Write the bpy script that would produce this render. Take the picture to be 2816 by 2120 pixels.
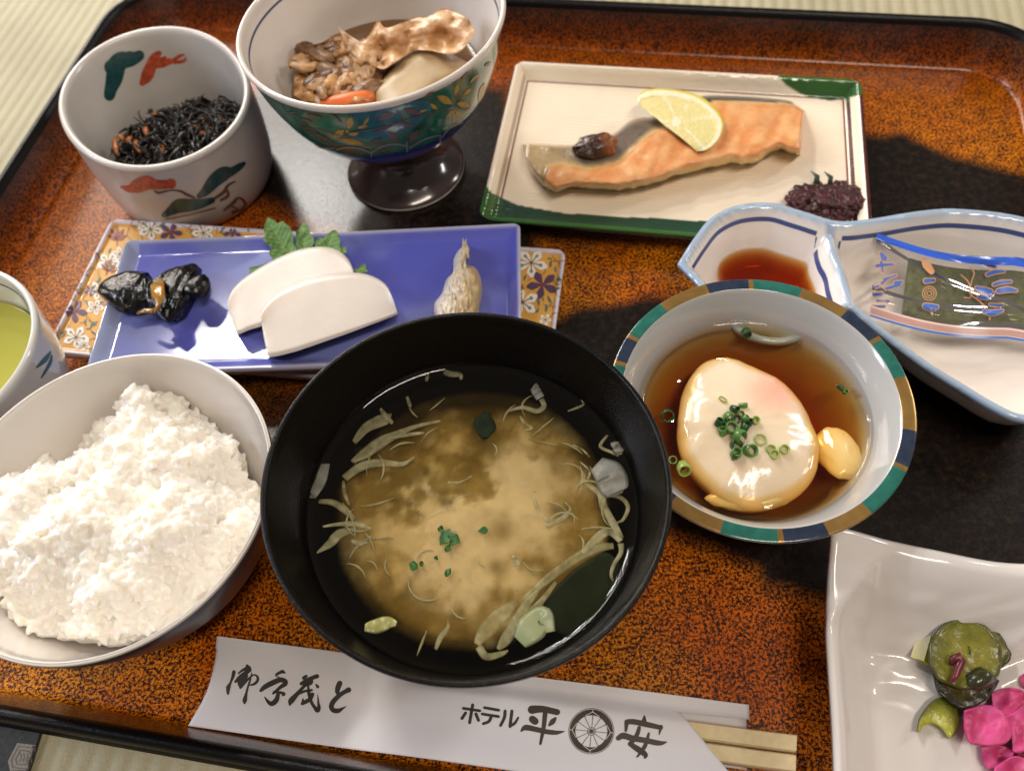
import bpy, bmesh, math, random
import numpy as np
from mathutils import Vector, Matrix, noise
from mathutils.bvhtree import BVHTree
from mathutils.geometry import delaunay_2d_cdt

random.seed(7); rng = np.random.default_rng(7)
for o in list(bpy.data.objects): bpy.data.objects.remove(o)
S = bpy.context.scene; COL = S.collection
R_ = math.radians
# ------------------------------------------------------------------ camera
IW, IH = 2816.0, 2120.0
CF, CP, CR, CH = 2262.8, R_(59.0718), R_(-6.8894), .27866
fw = Vector((0, math.cos(CP), -math.sin(CP))); rt0 = Vector((1, 0, 0)); up0 = rt0.cross(fw)
RT = math.cos(CR)*rt0 + math.sin(CR)*up0; UP = -math.sin(CR)*rt0 + math.cos(CR)*up0
cam = bpy.data.cameras.new('camera'); co = bpy.data.objects.new('camera', cam); COL.objects.link(co)
M = Matrix((RT, UP, -fw)).transposed().to_4x4(); M.translation = (0, 0, CH); co.matrix_world = M
cam.sensor_width = 36; cam.lens = CF/IW*36; cam.clip_start = .01; cam.clip_end = 50
cam.dof.use_dof = True; cam.dof.focus_distance = .262; cam.dof.aperture_fstop = 12
S.camera = co
# ------------------------------------------------------------------ light
w = bpy.data.worlds.new('World'); S.world = w; w.use_nodes = True
bg = w.node_tree.nodes['Background']; bg.inputs[1].default_value = .16
bg.inputs[0].default_value = (.84, .72, .64, 1)
def area(name, loc, target, sx, sy, power, col):
    l = bpy.data.lights.new(name, 'AREA'); l.shape = 'RECTANGLE'; l.size = sx; l.size_y = sy; l.energy = power; l.color = col
    o = bpy.data.objects.new(name, l); COL.objects.link(o); o.location = loc
    o.rotation_euler = (Vector(target)-Vector(loc)).to_track_quat('-Z', 'Y').to_euler(); return o
area('window_light_back', (-.95, 2.15, .98), (0, .15, 0), 1.3, .7, 30, (1, .90, .80))
area('lamp_strip_back', (-.60, 1.10, 1.28), (0, .15, 0), .22, .05, 4.2, (1, .95, .88))
area('lamp_strip_far', (-.52, 1.72, 1.45), (0, .15, 0), .30, .09, 6.5, (1, .96, .90))
area('window_light_left', (-1.6, .45, .9), (0, .15, 0), .34, .8, 12, (.80, .86, 1.0))
area('ceiling_light', (.35, -.45, 1.9), (0, .15, 0), .9, .16, 13, (1, .87, .73))
area('window_light_right', (1.55, .75, .95), (0, .15, 0), .14, .6, 6, (1, .95, .90))
vs = S.view_settings; vs.view_transform = 'Standard'; vs.look = 'None'; vs.exposure = .38; vs.gamma = 1
S.render.film_transparent = False
cy = S.cycles; cy.use_denoising = True; cy.max_bounces = 10; cy.diffuse_bounces = 5; cy.glossy_bounces = 4
cy.transmission_bounces = 6; cy.transparent_max_bounces = 24; cy.sample_clamp_indirect = 6
cy.caustics_reflective = False; cy.caustics_refractive = False

# ------------------------------------------------------------------ helpers
def ray(px, py):
    return fw + RT*((px-IW/2)/CF) - UP*((py-IH/2)/CF)
def at(px, py, z=0.0):
    d = ray(px, py); t = (z-CH)/d.z
    return Vector((d.x*t, d.y*t, z))
def proj(p):
    q = Vector(p)-Vector((0, 0, CH)); z = q.dot(fw); return IW/2+q.dot(RT)/z*CF, IH/2-q.dot(UP)/z*CF
E1 = Vector((math.cos(R_(-15.16)), math.sin(R_(-15.16)), 0)); E2 = Vector((-E1.y, E1.x, 0))   # the tray's own axes
def tr(u, v, z=0): return E1*u + E2*v + Vector((0, 0, z))
def sm(a, b, x):
    t = min(1, max(0, (x-a)/(b-a))); return t*t*(3-2*t)
def nz(x, y, z=0.0, s=1.0): return noise.noise(Vector((x*s, y*s, z*s)))
def fbm(x, y, z=0.0, s=1.0, o=4):
    a = 0; k = 1
    for i in range(o): a += nz(x, y, z+i*7.3, s*2**i)*k; k *= .5
    return a
def lerp(a, b, t): return tuple(a[i]*(1-t)+b[i]*t for i in range(3))

def srgb(r, g, b):
    f = lambda c: (c/255/12.92) if c/255 <= .04045 else ((c/255+.055)/1.055)**2.4
    return (f(r), f(g), f(b))
MATS = {}
def mat(name, col=(.5, .5, .5), rough=.4, attr=False, var=0, vscale=60, bump=0, bscale=300, spec=.5, coat=0, metal=0, sss=0, sssr=(.004, .003, .002), alpha=1, trans=0, backup=None):
    m = bpy.data.materials.new(name); m.use_nodes = True; nt = m.node_tree; b = nt.nodes['Principled BSDF']; L = nt.links
    b.inputs['Roughness'].default_value = rough; b.inputs['Specular IOR Level'].default_value = spec
    b.inputs['Metallic'].default_value = metal; b.inputs['Coat Weight'].default_value = coat; b.inputs['Coat Roughness'].default_value = .06
    if sss: b.inputs['Subsurface Weight'].default_value = sss; b.inputs['Subsurface Radius'].default_value = sssr; b.inputs['Subsurface Scale'].default_value = 1
    b.inputs['Alpha'].default_value = alpha; b.inputs['Transmission Weight'].default_value = trans
    tc = nt.nodes.new('ShaderNodeTexCoord')
    src = None
    if attr:
        a = nt.nodes.new('ShaderNodeAttribute'); a.attribute_name = 'Col'; src = a.outputs['Color']
    else: b.inputs['Base Color'].default_value = (*col, 1)
    if var:
        n = nt.nodes.new('ShaderNodeTexNoise'); n.inputs['Scale'].default_value = vscale; n.inputs['Detail'].default_value = 6
        L.new(tc.outputs['Object'], n.inputs['Vector'])
        mr = nt.nodes.new('ShaderNodeMapRange'); mr.inputs['From Min'].default_value = .3; mr.inputs['From Max'].default_value = .7
        mr.inputs['To Min'].default_value = 1-var; mr.inputs['To Max'].default_value = 1+var*.6; L.new(n.outputs[0], mr.inputs[0])
        mx = nt.nodes.new('ShaderNodeMix'); mx.data_type = 'RGBA'; mx.blend_type = 'MULTIPLY'; mx.inputs[0].default_value = 1
        if src: L.new(src, mx.inputs[6])
        else: mx.inputs[6].default_value = (*col, 1)
        L.new(mr.outputs[0], mx.inputs[7]); src = mx.outputs[2]
    if src: L.new(src, b.inputs['Base Color'])
    if bump:
        n = nt.nodes.new('ShaderNodeTexNoise'); n.inputs['Scale'].default_value = bscale; n.inputs['Detail'].default_value = 4
        L.new(tc.outputs['Object'], n.inputs['Vector'])
        bp = nt.nodes.new('ShaderNodeBump'); bp.inputs['Strength'].default_value = bump; bp.inputs['Distance'].default_value = .001
        L.new(n.outputs[0], bp.inputs['Height']); L.new(bp.outputs[0], b.inputs['Normal'])
    MATS[name] = m; return m

def mkobj(name, verts, faces, m, parent=None, loc=None, smooth=True, cols=None, midx=None, alphas=None):
    me = bpy.data.meshes.new(name); off = Vector(loc) if loc is not None else (parent_loc(parent) if parent else Vector((0, 0, 0)))
    V = np.array([tuple(v) for v in verts], dtype=float) - np.array(off)
    me.from_pydata(V.tolist(), [], [tuple(f) for f in faces])
    for q in (m if isinstance(m, (list, tuple)) else [m]): me.materials.append(q)
    if smooth: me.polygons.foreach_set('use_smooth', [True]*len(me.polygons))
    if midx is not None: me.polygons.foreach_set('material_index', midx)
    if cols is not None:
        a = me.color_attributes.new('Col', 'FLOAT_COLOR', 'POINT')
        c = np.ones((len(V), 4)); c[:, :3] = np.array(cols)
        if alphas is not None: c[:, 3] = alphas
        a.data.foreach_set('color', c.ravel())
    me.update()
    o = bpy.data.objects.new(name, me); COL.objects.link(o)
    if parent: o.parent = parent
    else: o.location = off
    return o
WL = {}
def parent_loc(p):
    if p.name in WL: return WL[p.name]
    return Vector(p.location) + (parent_loc(p.parent) if p.parent else Vector((0, 0, 0)))
def tag(o, label, cat, group=None, kind=None):
    if label: o['label'] = label
    if cat: o['category'] = cat
    if group: o['group'] = group
    if kind: o['kind'] = kind
    return o
def thing(name, label, cat, loc, group=None):
    o = bpy.data.objects.new(name, None); COL.objects.link(o); o.location = loc; o.empty_display_size = .01
    return tag(o, label, cat, group)
def outward(o):
    bm = bmesh.new(); bm.from_mesh(o.data); bmesh.ops.remove_doubles(bm, verts=bm.verts, dist=1e-7); bmesh.ops.recalc_face_normals(bm, faces=bm.faces); bm.to_mesh(o.data); bm.free(); return o
def part(name, geo, m, parent, **k):
    return mkobj(name, geo[0], geo[1], m, parent, **k)
def join(*gs):
    V = []; F = []
    for g in gs:
        n = len(V); V += list(g[0]); F += [tuple(i+n for i in f) for f in g[1]]
    return V, F
def grid(nu, nv, fn, cu=False, cv=False):
    V = []
    for i in range(nu):
        for j in range(nv): V.append(fn(i/(nu-(0 if cu else 1)), j/(nv-(0 if cv else 1))))
    F = []
    for i in range(nu if cu else nu-1):
        for j in range(nv if cv else nv-1):
            a, b = i, (i+1) % nu; c, d = j, (j+1) % nv
            F.append((a*nv+c, b*nv+c, b*nv+d, a*nv+d))
    return V, F
def lathe(prof, c, n=96, h2=(0, 0), wob=0, flare=None):
    """closed profile [(r,z)] from the centre underneath, round the lip, to the centre inside; h2: slightly oval hand-thrown rim"""
    zt = max(p[1] for p in prof)
    def fn(a, b):
        th = a*2*math.pi; i = int(round(b*(len(prof)-1))); r, z = prof[i]
        f = 1 + (h2[0]*math.cos(2*th)+h2[1]*math.sin(2*th))*(z/zt) + wob*nz(math.cos(th)*1.3, math.sin(th)*1.3, z*20)
        return Vector((c[0]+r*f*math.cos(th), c[1]+r*f*math.sin(th), (c[2] if len(c) > 2 else 0)+z))
    return grid(n, len(prof), fn, cu=True)
def cr(P, n):
    """Catmull-Rom through P (tuples), n samples"""
    P = [tuple(p) for p in P]; m = len(P)-1; out = []
    for k in range(n):
        t = k/(n-1)*m; i = min(int(t), m-1); f = t-i
        p = [P[max(0, i-1)], P[i], P[i+1], P[min(m, i+2)]]
        out.append(tuple(.5*((2*b)+(-a+c)*f+(2*a-5*b+4*c-d)*f*f+(-a+3*b-3*c+d)*f**3) for a, b, c, d in zip(*p)))
    return out
def tube(P, rad, n=8, flat=1.0, cap=True):
    P = [Vector(p) for p in P]; V = []; F = []; N = len(P)
    for i, p in enumerate(P):
        t = (P[min(N-1, i+1)]-P[max(0, i-1)]).normalized(); s = t.cross(Vector((0, 0, 1)))
        if s.length < .1: s = Vector((1, 0, 0))
        s.normalize(); u = s.cross(t); r = rad[i] if hasattr(rad, '__len__') else rad
        for k in range(n):
            a = 2*math.pi*k/n; V.append(p + s*(math.cos(a)*r) + u*(math.sin(a)*r*flat))
    for i in range(N-1):
        for k in range(n): F.append((i*n+k, i*n+(k+1) % n, (i+1)*n+(k+1) % n, (i+1)*n+k))
    if cap: F.append(tuple(range(n-1, -1, -1))); F.append(tuple((N-1)*n+k for k in range(n)))
    return V, F
def lens(A, B, nu, nv, top, bot, edge=.18):
    """solid slab between the two px/xy lines A and B (both run the same way). top(x,y,u,v), bot(...) heights; rounded edge"""
    A = cr(A, nu); B = cr(B, nu)
    def prof(v): return min(1, (min(v, 1-v)/edge)) if edge > 0 else 1
    V = []; F = []; uv = []
    for s in (1, 0):
        for i in range(nu):
            u = i/(nu-1)
            for j in range(nv):
                v = j/(nv-1); x = A[i][0]*(1-v)+B[i][0]*v; y = A[i][1]*(1-v)+B[i][1]*v
                e = prof(v)*min(1, min(u, 1-u)/(edge*.5+1e-9)) if edge > 0 else 1
                e = math.sqrt(max(0, 1-(1-e)**2))
                zb = bot(x, y, u, v); zt = top(x, y, u, v)
                V.append(Vector((x, y, zb+(zt-zb)*e if s else zb))); uv.append((u, v))
    n = nu*nv
    for i in range(nu-1):
        for j in range(nv-1):
            a = i*nv+j; F.append((a, a+1, a+nv+1, a+nv)); F.append((n+a, n+a+nv, n+a+nv+1, n+a+1))
    for i in range(nu-1):
        for j, fl in ((0, 1), (nv-1, 0)):
            a = i*nv+j; q = (a, a+nv, n+a+nv, n+a); F.append(q if fl else q[::-1])
    for j in range(nv-1):
        for i, fl in ((0, 0), (nu-1, 1)):
            a = i*nv+j; q = (a, a+1, n+a+1, n+a); F.append(q if fl else q[::-1])
    return V, F, uv
def xy(P, z): return [tuple(at(x, y, z))[:2] for x, y in P]
def blob(c, r, sub=3, amp=.15, sc=60, squash=(1, 1, 1), rz=0, seed=0):
    bm = bmesh.new(); bmesh.ops.create_icosphere(bm, subdivisions=sub, radius=1)
    ca, sa = math.cos(rz), math.sin(rz)
    V = []
    for v in bm.verts:
        d = v.co.normalized(); k = 1+amp*fbm(d.x*r*1+seed, d.y*r, d.z*r, sc, 3)
        p = Vector((d.x*r*squash[0]*k, d.y*r*squash[1]*k, d.z*r*squash[2]*k))
        V.append(Vector((c[0]+p.x*ca-p.y*sa, c[1]+p.x*sa+p.y*ca, c[2]+p.z)))
    F = [tuple(v.index for v in f.verts) for f in bm.faces]; bm.free(); return V, F
def inpoly(x, y, P):
    c = False; j = len(P)-1
    for i in range(len(P)):
        if (P[i][1] > y) != (P[j][1] > y) and x < (P[j][0]-P[i][0])*(y-P[i][1])/(P[j][1]-P[i][1])+P[i][0]: c = not c
        j = i
    return c
def sdist(X, Y, P):
    """signed distance (positive inside) of arrays X,Y to polygon P"""
    d = np.full(X.shape, 1e9); ins = np.zeros(X.shape, bool); n = len(P)
    for i in range(n):
        x0, y0 = P[i][:2]; x1, y1 = P[(i+1) % n][:2]; dx, dy = x1-x0, y1-y0
        t = np.clip(((X-x0)*dx+(Y-y0)*dy)/(dx*dx+dy*dy+1e-18), 0, 1)
        d = np.minimum(d, np.hypot(X-x0-t*dx, Y-y0-t*dy))
        c = ((y0 > Y) != (y1 > Y)) & (X < (x1-x0)*(Y-y0)/((y1-y0)+1e-18)+x0); ins ^= c
    return np.where(ins, d, -d)
class Decal:
    """thin painted or printed shapes laid on the real surface of an object"""
    def __init__(s, target, off=.00012, facing=None):
        me = target.data; l = parent_loc(target) if target.parent else Vector(target.location)
        s.bvh = BVHTree.FromPolygons([v.co+l for v in me.vertices], [tuple(p.vertices) for p in me.polygons])
        s.off = off; s.k = 0; s.V = []; s.F = []; s.back = False
    def hit(s, x, y, off):
        d = ray(x, y).normalized(); o = Vector((0, 0, CH)); r = s.bvh.ray_cast(o, d)
        if r[0] is None: return None
        n = r[1] if r[1].dot(d) < 0 else -r[1]
        return r[0] + n*off
    def poly(s, pts, step=12, off=None):
        s.k += 1; off = off or (s.off+s.k % 40*.000004)
        xs = [p[0] for p in pts]; ys = [p[1] for p in pts]
        V2 = [Vector((p[0], p[1])) for p in pts]; n = len(V2)
        P = [(p[0], p[1]) for p in pts]
        x = min(xs)+step*.5
        while x < max(xs):
            y = min(ys)+step*.5
            while y < max(ys):
                if inpoly(x, y, P): V2.append(Vector((x, y)))
                y += step
            x += step
        r = delaunay_2d_cdt(V2, [(i, (i+1) % n) for i in range(n)], [], 0, .01)
        vs_, fs_ = r[0], r[2]; H = [s.hit(v.x, v.y, off) for v in vs_]
        b = len(s.V); mp = {}
        for i, h in enumerate(H):
            if h is not None: mp[i] = len(s.V); s.V.append(h)
        for f in fs_:
            cx = sum(vs_[i].x for i in f)/len(f); cy_ = sum(vs_[i].y for i in f)/len(f)
            if all(i in mp for i in f) and inpoly(cx, cy_, P):
                if max((s.V[mp[f[i]]]-s.V[mp[f[i-1]]]).length for i in range(len(f))) < .02: s.F.append(tuple(mp[i] for i in f))
    def stroke(s, pts, step=4, off=None, smooth=True):
        """pts (x,y,width) in photo pixels"""
        s.k += 1; off = off or (s.off+s.k % 40*.000004)
        L = sum(math.hypot(pts[i+1][0]-pts[i][0], pts[i+1][1]-pts[i][1]) for i in range(len(pts)-1))
        n = max(3, int(L/step)+2)
        Q = cr(pts, n) if smooth and len(pts) > 2 else [tuple(a+(b-a)*k/(n-1) for a, b in zip(pts[0], pts[1])) for k in range(n)]
        left = []; right = []
        for i in range(n):
            dx = Q[min(n-1, i+1)][0]-Q[max(0, i-1)][0]; dy = Q[min(n-1, i+1)][1]-Q[max(0, i-1)][1]; l = math.hypot(dx, dy)+1e-9
            w_ = max(.3, Q[i][2])/2
            left.append((Q[i][0]-dy/l*w_, Q[i][1]+dx/l*w_)); right.append((Q[i][0]+dy/l*w_, Q[i][1]-dx/l*w_))
        prev = None
        for i in range(n):
            row = [s.hit(*left[i], off), s.hit(Q[i][0], Q[i][1], off), s.hit(*right[i], off)]
            if None in row: prev = None; continue
            b = len(s.V); s.V += row
            if prev is not None: s.F += [(prev, b, b+1, prev+1), (prev+1, b+1, b+2, prev+2)]
            prev = b
        for e in (0, n-1):   # round ends
            c = Q[e]; w_ = max(.3, c[2])/2; ring = []
            if w_ < 2: continue
            for a in range(10): ring.append(s.hit(c[0]+w_*math.cos(a*.6283), c[1]+w_*math.sin(a*.6283), off+.000002))
            cc = s.hit(c[0], c[1], off+.000002)
            if cc is None or None in ring: continue
            b = len(s.V); s.V += [cc]+ring; s.F += [(b, b+1+a, b+1+(a+1) % 10) for a in range(10)]
    def done(s, name, m, parent, thick=0, **k):
        if not s.F: return None
        o = mkobj(name, s.V, s.F, m, parent, smooth=True, **k); s.V = []; s.F = []; return o
def conv(P, ox, oy, sc): return [(ox+p[0]*sc, oy+p[1]*sc)+((p[2]*sc,) if len(p) > 2 else ()) for p in P]
def circ(x, y, r, n=14, ry=None): return [(x+r*math.cos(i*2*math.pi/n), y+(ry or r)*math.sin(i*2*math.pi/n)) for i in range(n)]

USED = {}
def where(fmt, p, c, extra=''):
    """a label of its own for one of many alike pieces: where it lies on its bowl or heap"""
    a = math.degrees(math.atan2(p.y-c[1], p.x-c[0])) % 360; side = ['right', 'far right', 'far', 'far left', 'left', 'near left', 'near', 'near right'][int((a+22.5)//45) % 8]
    for w in ('at the %s side', 'a little inside the %s side', 'close to the middle on the %s side', 'beside another one at the %s side', 'outermost at the %s side', 'half hidden at the %s side', 'crossing another at the %s side', 'last small one at the %s side', 'lowest at the %s side'):
        l = fmt + ', ' + w % side
        if l not in USED: USED[l] = 1; return l
    return l
# ------------------------------------------------------------------ shared materials
porcelain = mat('white_porcelain', (.73, .685, .64), .13, var=.02, vscale=40, coat=.4)
porc_grey = mat('grey_white_porcelain', (.63, .62, .60), .18, var=.05, vscale=70, bump=.05, bscale=120)
porc_attr = mat('painted_porcelain', rough=.13, attr=True, var=.03, vscale=60, coat=.4)
blue_line = mat('underglaze_blue', (.045, .06, .16), .2)
blackware = mat('black_lacquer', (.0045, .004, .004), .30, var=.3, vscale=900, bump=.2, bscale=1500, spec=.22)
ink = mat('black_ink', (.028, .024, .020), .55)

# ------------------------------------------------------------------ tatami
def tatami():
    m = mat('tatami_straw', (.43, .39, .25), .62, var=.12, vscale=25, bump=.4, bscale=900)
    nt = m.node_tree; tc = nt.nodes['Texture Coordinate'] if 'Texture Coordinate' in nt.nodes else None
    V = []; F = []; C = []
    P0 = .0066; us = np.arange(-.62, .62, P0/6); vsn = np.linspace(-.25, 1.1, 60)
    for u in us:
        h = -.0072+.0013*math.sqrt(abs(math.sin(math.pi*u/P0)))
        for v in vsn: V.append(tr(u, v, h+.0002*nz(u, v, 0, 90)))
    nv = len(vsn)
    for i in range(len(us)-1):
        for j in range(nv-1): a = i*nv+j; F.append((a, a+nv, a+nv+1, a+1))
    tag(mkobj('tatami_floor', V, F, m, loc=(0, .2, -.008)), 'pale straw tatami mat with fine ribs under the tray', None, kind='structure')
    c = mat('border_cloth', (.060, .064, .070), .8, var=.3, vscale=700, bump=.5, bscale=2500)
    r = mat('border_emblem', (.30, .28, .235), .7, var=.15, vscale=900, bump=.4, bscale=2500)
    A = [at(-260, 2030), at(-60, 2028, -.004), at(98, 2034, -.004), at(58, 2175, -.004), at(-300, 2175, -.004)]
    z0 = -.0052
    P = [Vector((p.x, p.y, z0)) for p in [at(-400, 1900, z0), at(118, 2005, z0), at(55, 2200, z0), at(-420, 2200, z0)]]
    V = P + [p+Vector((0, 0, .0012)) for p in P]
    b = mkobj('tatami_border', V, [(0, 1, 2, 3), (4, 5, 6, 7), (0, 1, 5, 4), (1, 2, 6, 5), (2, 3, 7, 6), (3, 0, 4, 7)], c, loc=P[1], smooth=False)
    tag(b, 'dark grey woven cloth band edging the tatami', None, kind='structure')
    d = Decal(b, .0001)
    hx = [(48, 2042), (98, 2048), (108, 2072), (80, 2122), (28, 2118), (22, 2092)]
    d.poly(hx, 10); d.done('hexagon_emblem', r, b)
    c2 = mat('border_emblem_line', (.15, .14, .125), .8)
    for k in (.78, .50):
        q = [(65+(x-65)*k, 2082+(y-2082)*k) for x, y in hx]
        for i in range(6): d.stroke([(*q[i], 2.5), (*q[(i+1) % 6], 2.5)], off=.0002)
    for a in (0, 1, 2): d.stroke([(55+a*10, 2070, 2.5), (60+a*8, 2082, 2.5), (52+a*10, 2094, 2.5)], off=.0002)
    d.done('emblem_line', c2, b)
    for i in range(-2, 0):
        pass
tatami()

# ------------------------------------------------------------------ tray
U0, U1, V0, V1 = -.289, .178, .0128, .3745
def rrect(d, R, n=14):
    """outline of the tray inset by d"""
    out = []; r = max(.003, R-d)
    for cx, cy_, a0 in ((U1-R, V1-R, 0), (U0+R, V1-R, 90), (U0+R, V0+R, 180), (U1-R, V0+R, 270)):
        for k in range(n+1):
            a = R_(a0+90*k/n); out.append((cx+r*math.cos(a), cy_+r*math.sin(a)))
    return out
def tray():
    black = [  # black lacquer design; plate and bowl shade and reflections are painted in too
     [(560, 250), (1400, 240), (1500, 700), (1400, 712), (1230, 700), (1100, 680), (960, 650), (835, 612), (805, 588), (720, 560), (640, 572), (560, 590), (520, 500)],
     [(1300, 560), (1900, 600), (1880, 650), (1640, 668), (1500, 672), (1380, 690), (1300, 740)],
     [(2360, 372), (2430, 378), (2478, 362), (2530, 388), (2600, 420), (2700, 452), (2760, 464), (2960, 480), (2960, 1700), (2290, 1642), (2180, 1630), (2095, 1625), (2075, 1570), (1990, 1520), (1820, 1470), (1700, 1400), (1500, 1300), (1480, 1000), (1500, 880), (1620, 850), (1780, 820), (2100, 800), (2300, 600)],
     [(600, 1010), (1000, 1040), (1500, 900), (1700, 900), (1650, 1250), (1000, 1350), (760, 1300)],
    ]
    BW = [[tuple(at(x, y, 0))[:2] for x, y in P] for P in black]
    m = bpy.data.materials.new('speckled_lacquer'); m.use_nodes = True; nt = m.node_tree; L = nt.links; b = nt.nodes['Principled BSDF']
    N = nt.nodes.new; tc = N('ShaderNodeTexCoord')
    def noi(s, d=3, r=.55):
        n = N('ShaderNodeTexNoise'); n.inputs['Scale'].default_value = s; n.inputs['Detail'].default_value = d; n.inputs['Roughness'].default_value = r
        L.new(tc.outputs['Object'], n.inputs['Vector']); return n.outputs[0]
    def ramp(i, stops):
        r = N('ShaderNodeValToRGB'); L.new(i, r.inputs[0]); e = r.color_ramp.elements
        while len(e) < len(stops): e.new(.5)
        for k, (p, c) in enumerate(stops): e[k].position = p; e[k].color = (*c, 1)
        return r.outputs[0]
    fa = N('ShaderNodeMath'); fa.operation = 'MULTIPLY_ADD'; L.new(noi(170, 4, .6), fa.inputs[0]); fa.inputs[1].default_value = .15; fm = N('ShaderNodeMath'); fm.operation = 'SUBTRACT'; L.new(noi(930, 7, .78), fm.inputs[0]); fm.inputs[1].default_value = .075; L.new(fm.outputs[0], fa.inputs[2]); fn_ = fa.outputs[0]; fleck = ramp(fn_, [(.49, (0, 0, 0)), (.54, (1, 1, 1))]); mid = ramp(fn_, [(.44, (0, 0, 0)), (.48, (1, 1, 1))])
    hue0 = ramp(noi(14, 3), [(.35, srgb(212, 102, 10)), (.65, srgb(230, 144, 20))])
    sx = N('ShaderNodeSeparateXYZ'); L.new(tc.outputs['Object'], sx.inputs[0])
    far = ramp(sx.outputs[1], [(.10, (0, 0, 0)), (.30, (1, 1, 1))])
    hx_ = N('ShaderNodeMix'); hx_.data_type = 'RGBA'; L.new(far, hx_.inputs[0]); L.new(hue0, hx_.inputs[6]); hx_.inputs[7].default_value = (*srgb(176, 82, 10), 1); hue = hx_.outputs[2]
    dark = ramp(noi(40, 3), [(.3, (.026, .009, .004)), (.7, (.014, .008, .004))])
    def mix(f, a, c):
        x = N('ShaderNodeMix'); x.data_type = 'RGBA'
        L.new(f, x.inputs[0]) if not isinstance(f, float) else setattr(x.inputs[0], 'default_value', f)
        for k, s in ((6, a), (7, c)):
            if isinstance(s, tuple): x.inputs[k].default_value = (*s, 1)
            else: L.new(s, x.inputs[k])
        return x.outputs[2]
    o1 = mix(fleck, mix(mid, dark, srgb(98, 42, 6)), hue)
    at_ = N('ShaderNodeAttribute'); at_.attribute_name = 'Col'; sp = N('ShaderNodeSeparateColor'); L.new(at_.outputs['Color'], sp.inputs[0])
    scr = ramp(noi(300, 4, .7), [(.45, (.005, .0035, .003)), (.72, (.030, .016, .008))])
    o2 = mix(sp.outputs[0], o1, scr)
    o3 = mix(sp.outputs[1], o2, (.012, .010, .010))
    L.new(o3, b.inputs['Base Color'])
    rr = N('ShaderNodeMapRange'); L.new(noi(900, 3), rr.inputs[0]); rr.inputs['To Min'].default_value = .16; rr.inputs['To Max'].default_value = .34; L.new(rr.outputs[0], b.inputs['Roughness'])
    bp = N('ShaderNodeBump'); bp.inputs['Strength'].default_value = .05; bp.inputs['Distance'].default_value = .001; L.new(noi(260, 4), bp.inputs['Height']); L.new(bp.outputs[0], b.inputs['Normal'])
    b.inputs['Specular IOR Level'].default_value = .45
    # floor of the tray: fine sheet
    t = thing('serving_tray', 'large rectangular orange speckled and black lacquer tray on the tatami', 'tray', tr(U0, V0, 0))
    IN = .0105; st = .0016
    us = np.linspace(U0+IN, U1-IN, 290); vs2 = np.linspace(V0+IN, V1-IN, 226)
    UU, VV = np.meshgrid(us, vs2, indexing='ij')
    # squeeze the square sheet into the rounded outline at its corners
    Rr = .036-IN
    V = []
    for i in range(UU.shape[0]):
        for j in range(UU.shape[1]):
            u, v = UU[i, j], VV[i, j]
            cx = min(max(u, U0+IN+Rr), U1-IN-Rr); cy_ = min(max(v, V0+IN+Rr), V1-IN-Rr); dx, dy = u-cx, v-cy_
            if dx and dy:
                mx = max(abs(dx), abs(dy)); l = math.hypot(dx, dy); u = cx+dx*mx/l; v = cy_+dy*mx/l
            V.append(tr(u, v, 0))
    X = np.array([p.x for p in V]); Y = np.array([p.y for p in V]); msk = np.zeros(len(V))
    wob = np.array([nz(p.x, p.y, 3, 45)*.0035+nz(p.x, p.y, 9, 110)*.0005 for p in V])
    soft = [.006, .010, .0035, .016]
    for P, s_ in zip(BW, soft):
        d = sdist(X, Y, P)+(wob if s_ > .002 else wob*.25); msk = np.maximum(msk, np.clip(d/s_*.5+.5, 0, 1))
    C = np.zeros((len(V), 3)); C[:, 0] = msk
    nv = UU.shape[1]; F = [(i*nv+j, (i+1)*nv+j, (i+1)*nv+j+1, i*nv+j+1) for i in range(UU.shape[0]-1) for j in range(nv-1)]
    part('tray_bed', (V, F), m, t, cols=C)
    # wall, lip, skirt : rings swept round the outline (inset, z, blackness)
    prof = [(IN, 0, 0), (IN-.0006, .0003, 0), (IN-.0016, .0014, 0), (.0075, .0075, .45), (.0058, .014, .7), (.0042, .0188, .85), (.0036, .0203, 1), (.0026, .0216, 1), (.0012, .0222, 1), (0, .0215, 1), (-.0009, .0198, 1), (-.0004, .016, 1), (.002, .006, 1), (.0022, .0008, 1), (.0002, -.0006, 1), (-.0010, -.0020, 1), (-.0006, -.0036, 1), (.0012, -.0050, 1), (.006, -.0058, 1)]
    V = []; C = []; F = []; n = len(rrect(0, .036))
    for d, z, k in prof:
        for p in rrect(d, .036): V.append(tr(p[0], p[1], z+.0001)); C.append((0, k, 0))
    for i in range(len(prof)-1):
        for j in range(n): F.append((i*n+j, i*n+(j+1) % n, (i+1)*n+(j+1) % n, (i+1)*n+j))
    k_in = 5*n
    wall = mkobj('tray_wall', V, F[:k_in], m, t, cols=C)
    mkobj('tray_rim', V, F[k_in:], MATS['black_lacquer'], t)
tray()

# ------------------------------------------------------------------ round ware
def ringline(prof_r, z, c, h2, zt, width=.0005, off=.00015, inner=True, n=128):
    """a thin painted line round a bowl at height z"""
    def fn(a, b):
        th = a*2*math.pi; f = 1+(h2[0]*math.cos(2*th)+h2[1]*math.sin(2*th))*(z/zt)
        dz = (b-.5)*width*2.2; r = prof_r(z+dz)+(-off if inner else off)
        return Vector((c[0]+r*f*math.cos(th), c[1]+r*f*math.sin(th), z+dz))
    return grid(n, 3, fn, cu=True)
def ip(prof):
    zs = [p[1] for p in prof]; rs = [p[0] for p in prof]
    return lambda z: float(np.interp(z, zs, rs))
def dense(P, k=6): return cr(P, (len(P)-1)*k+1)

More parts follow.
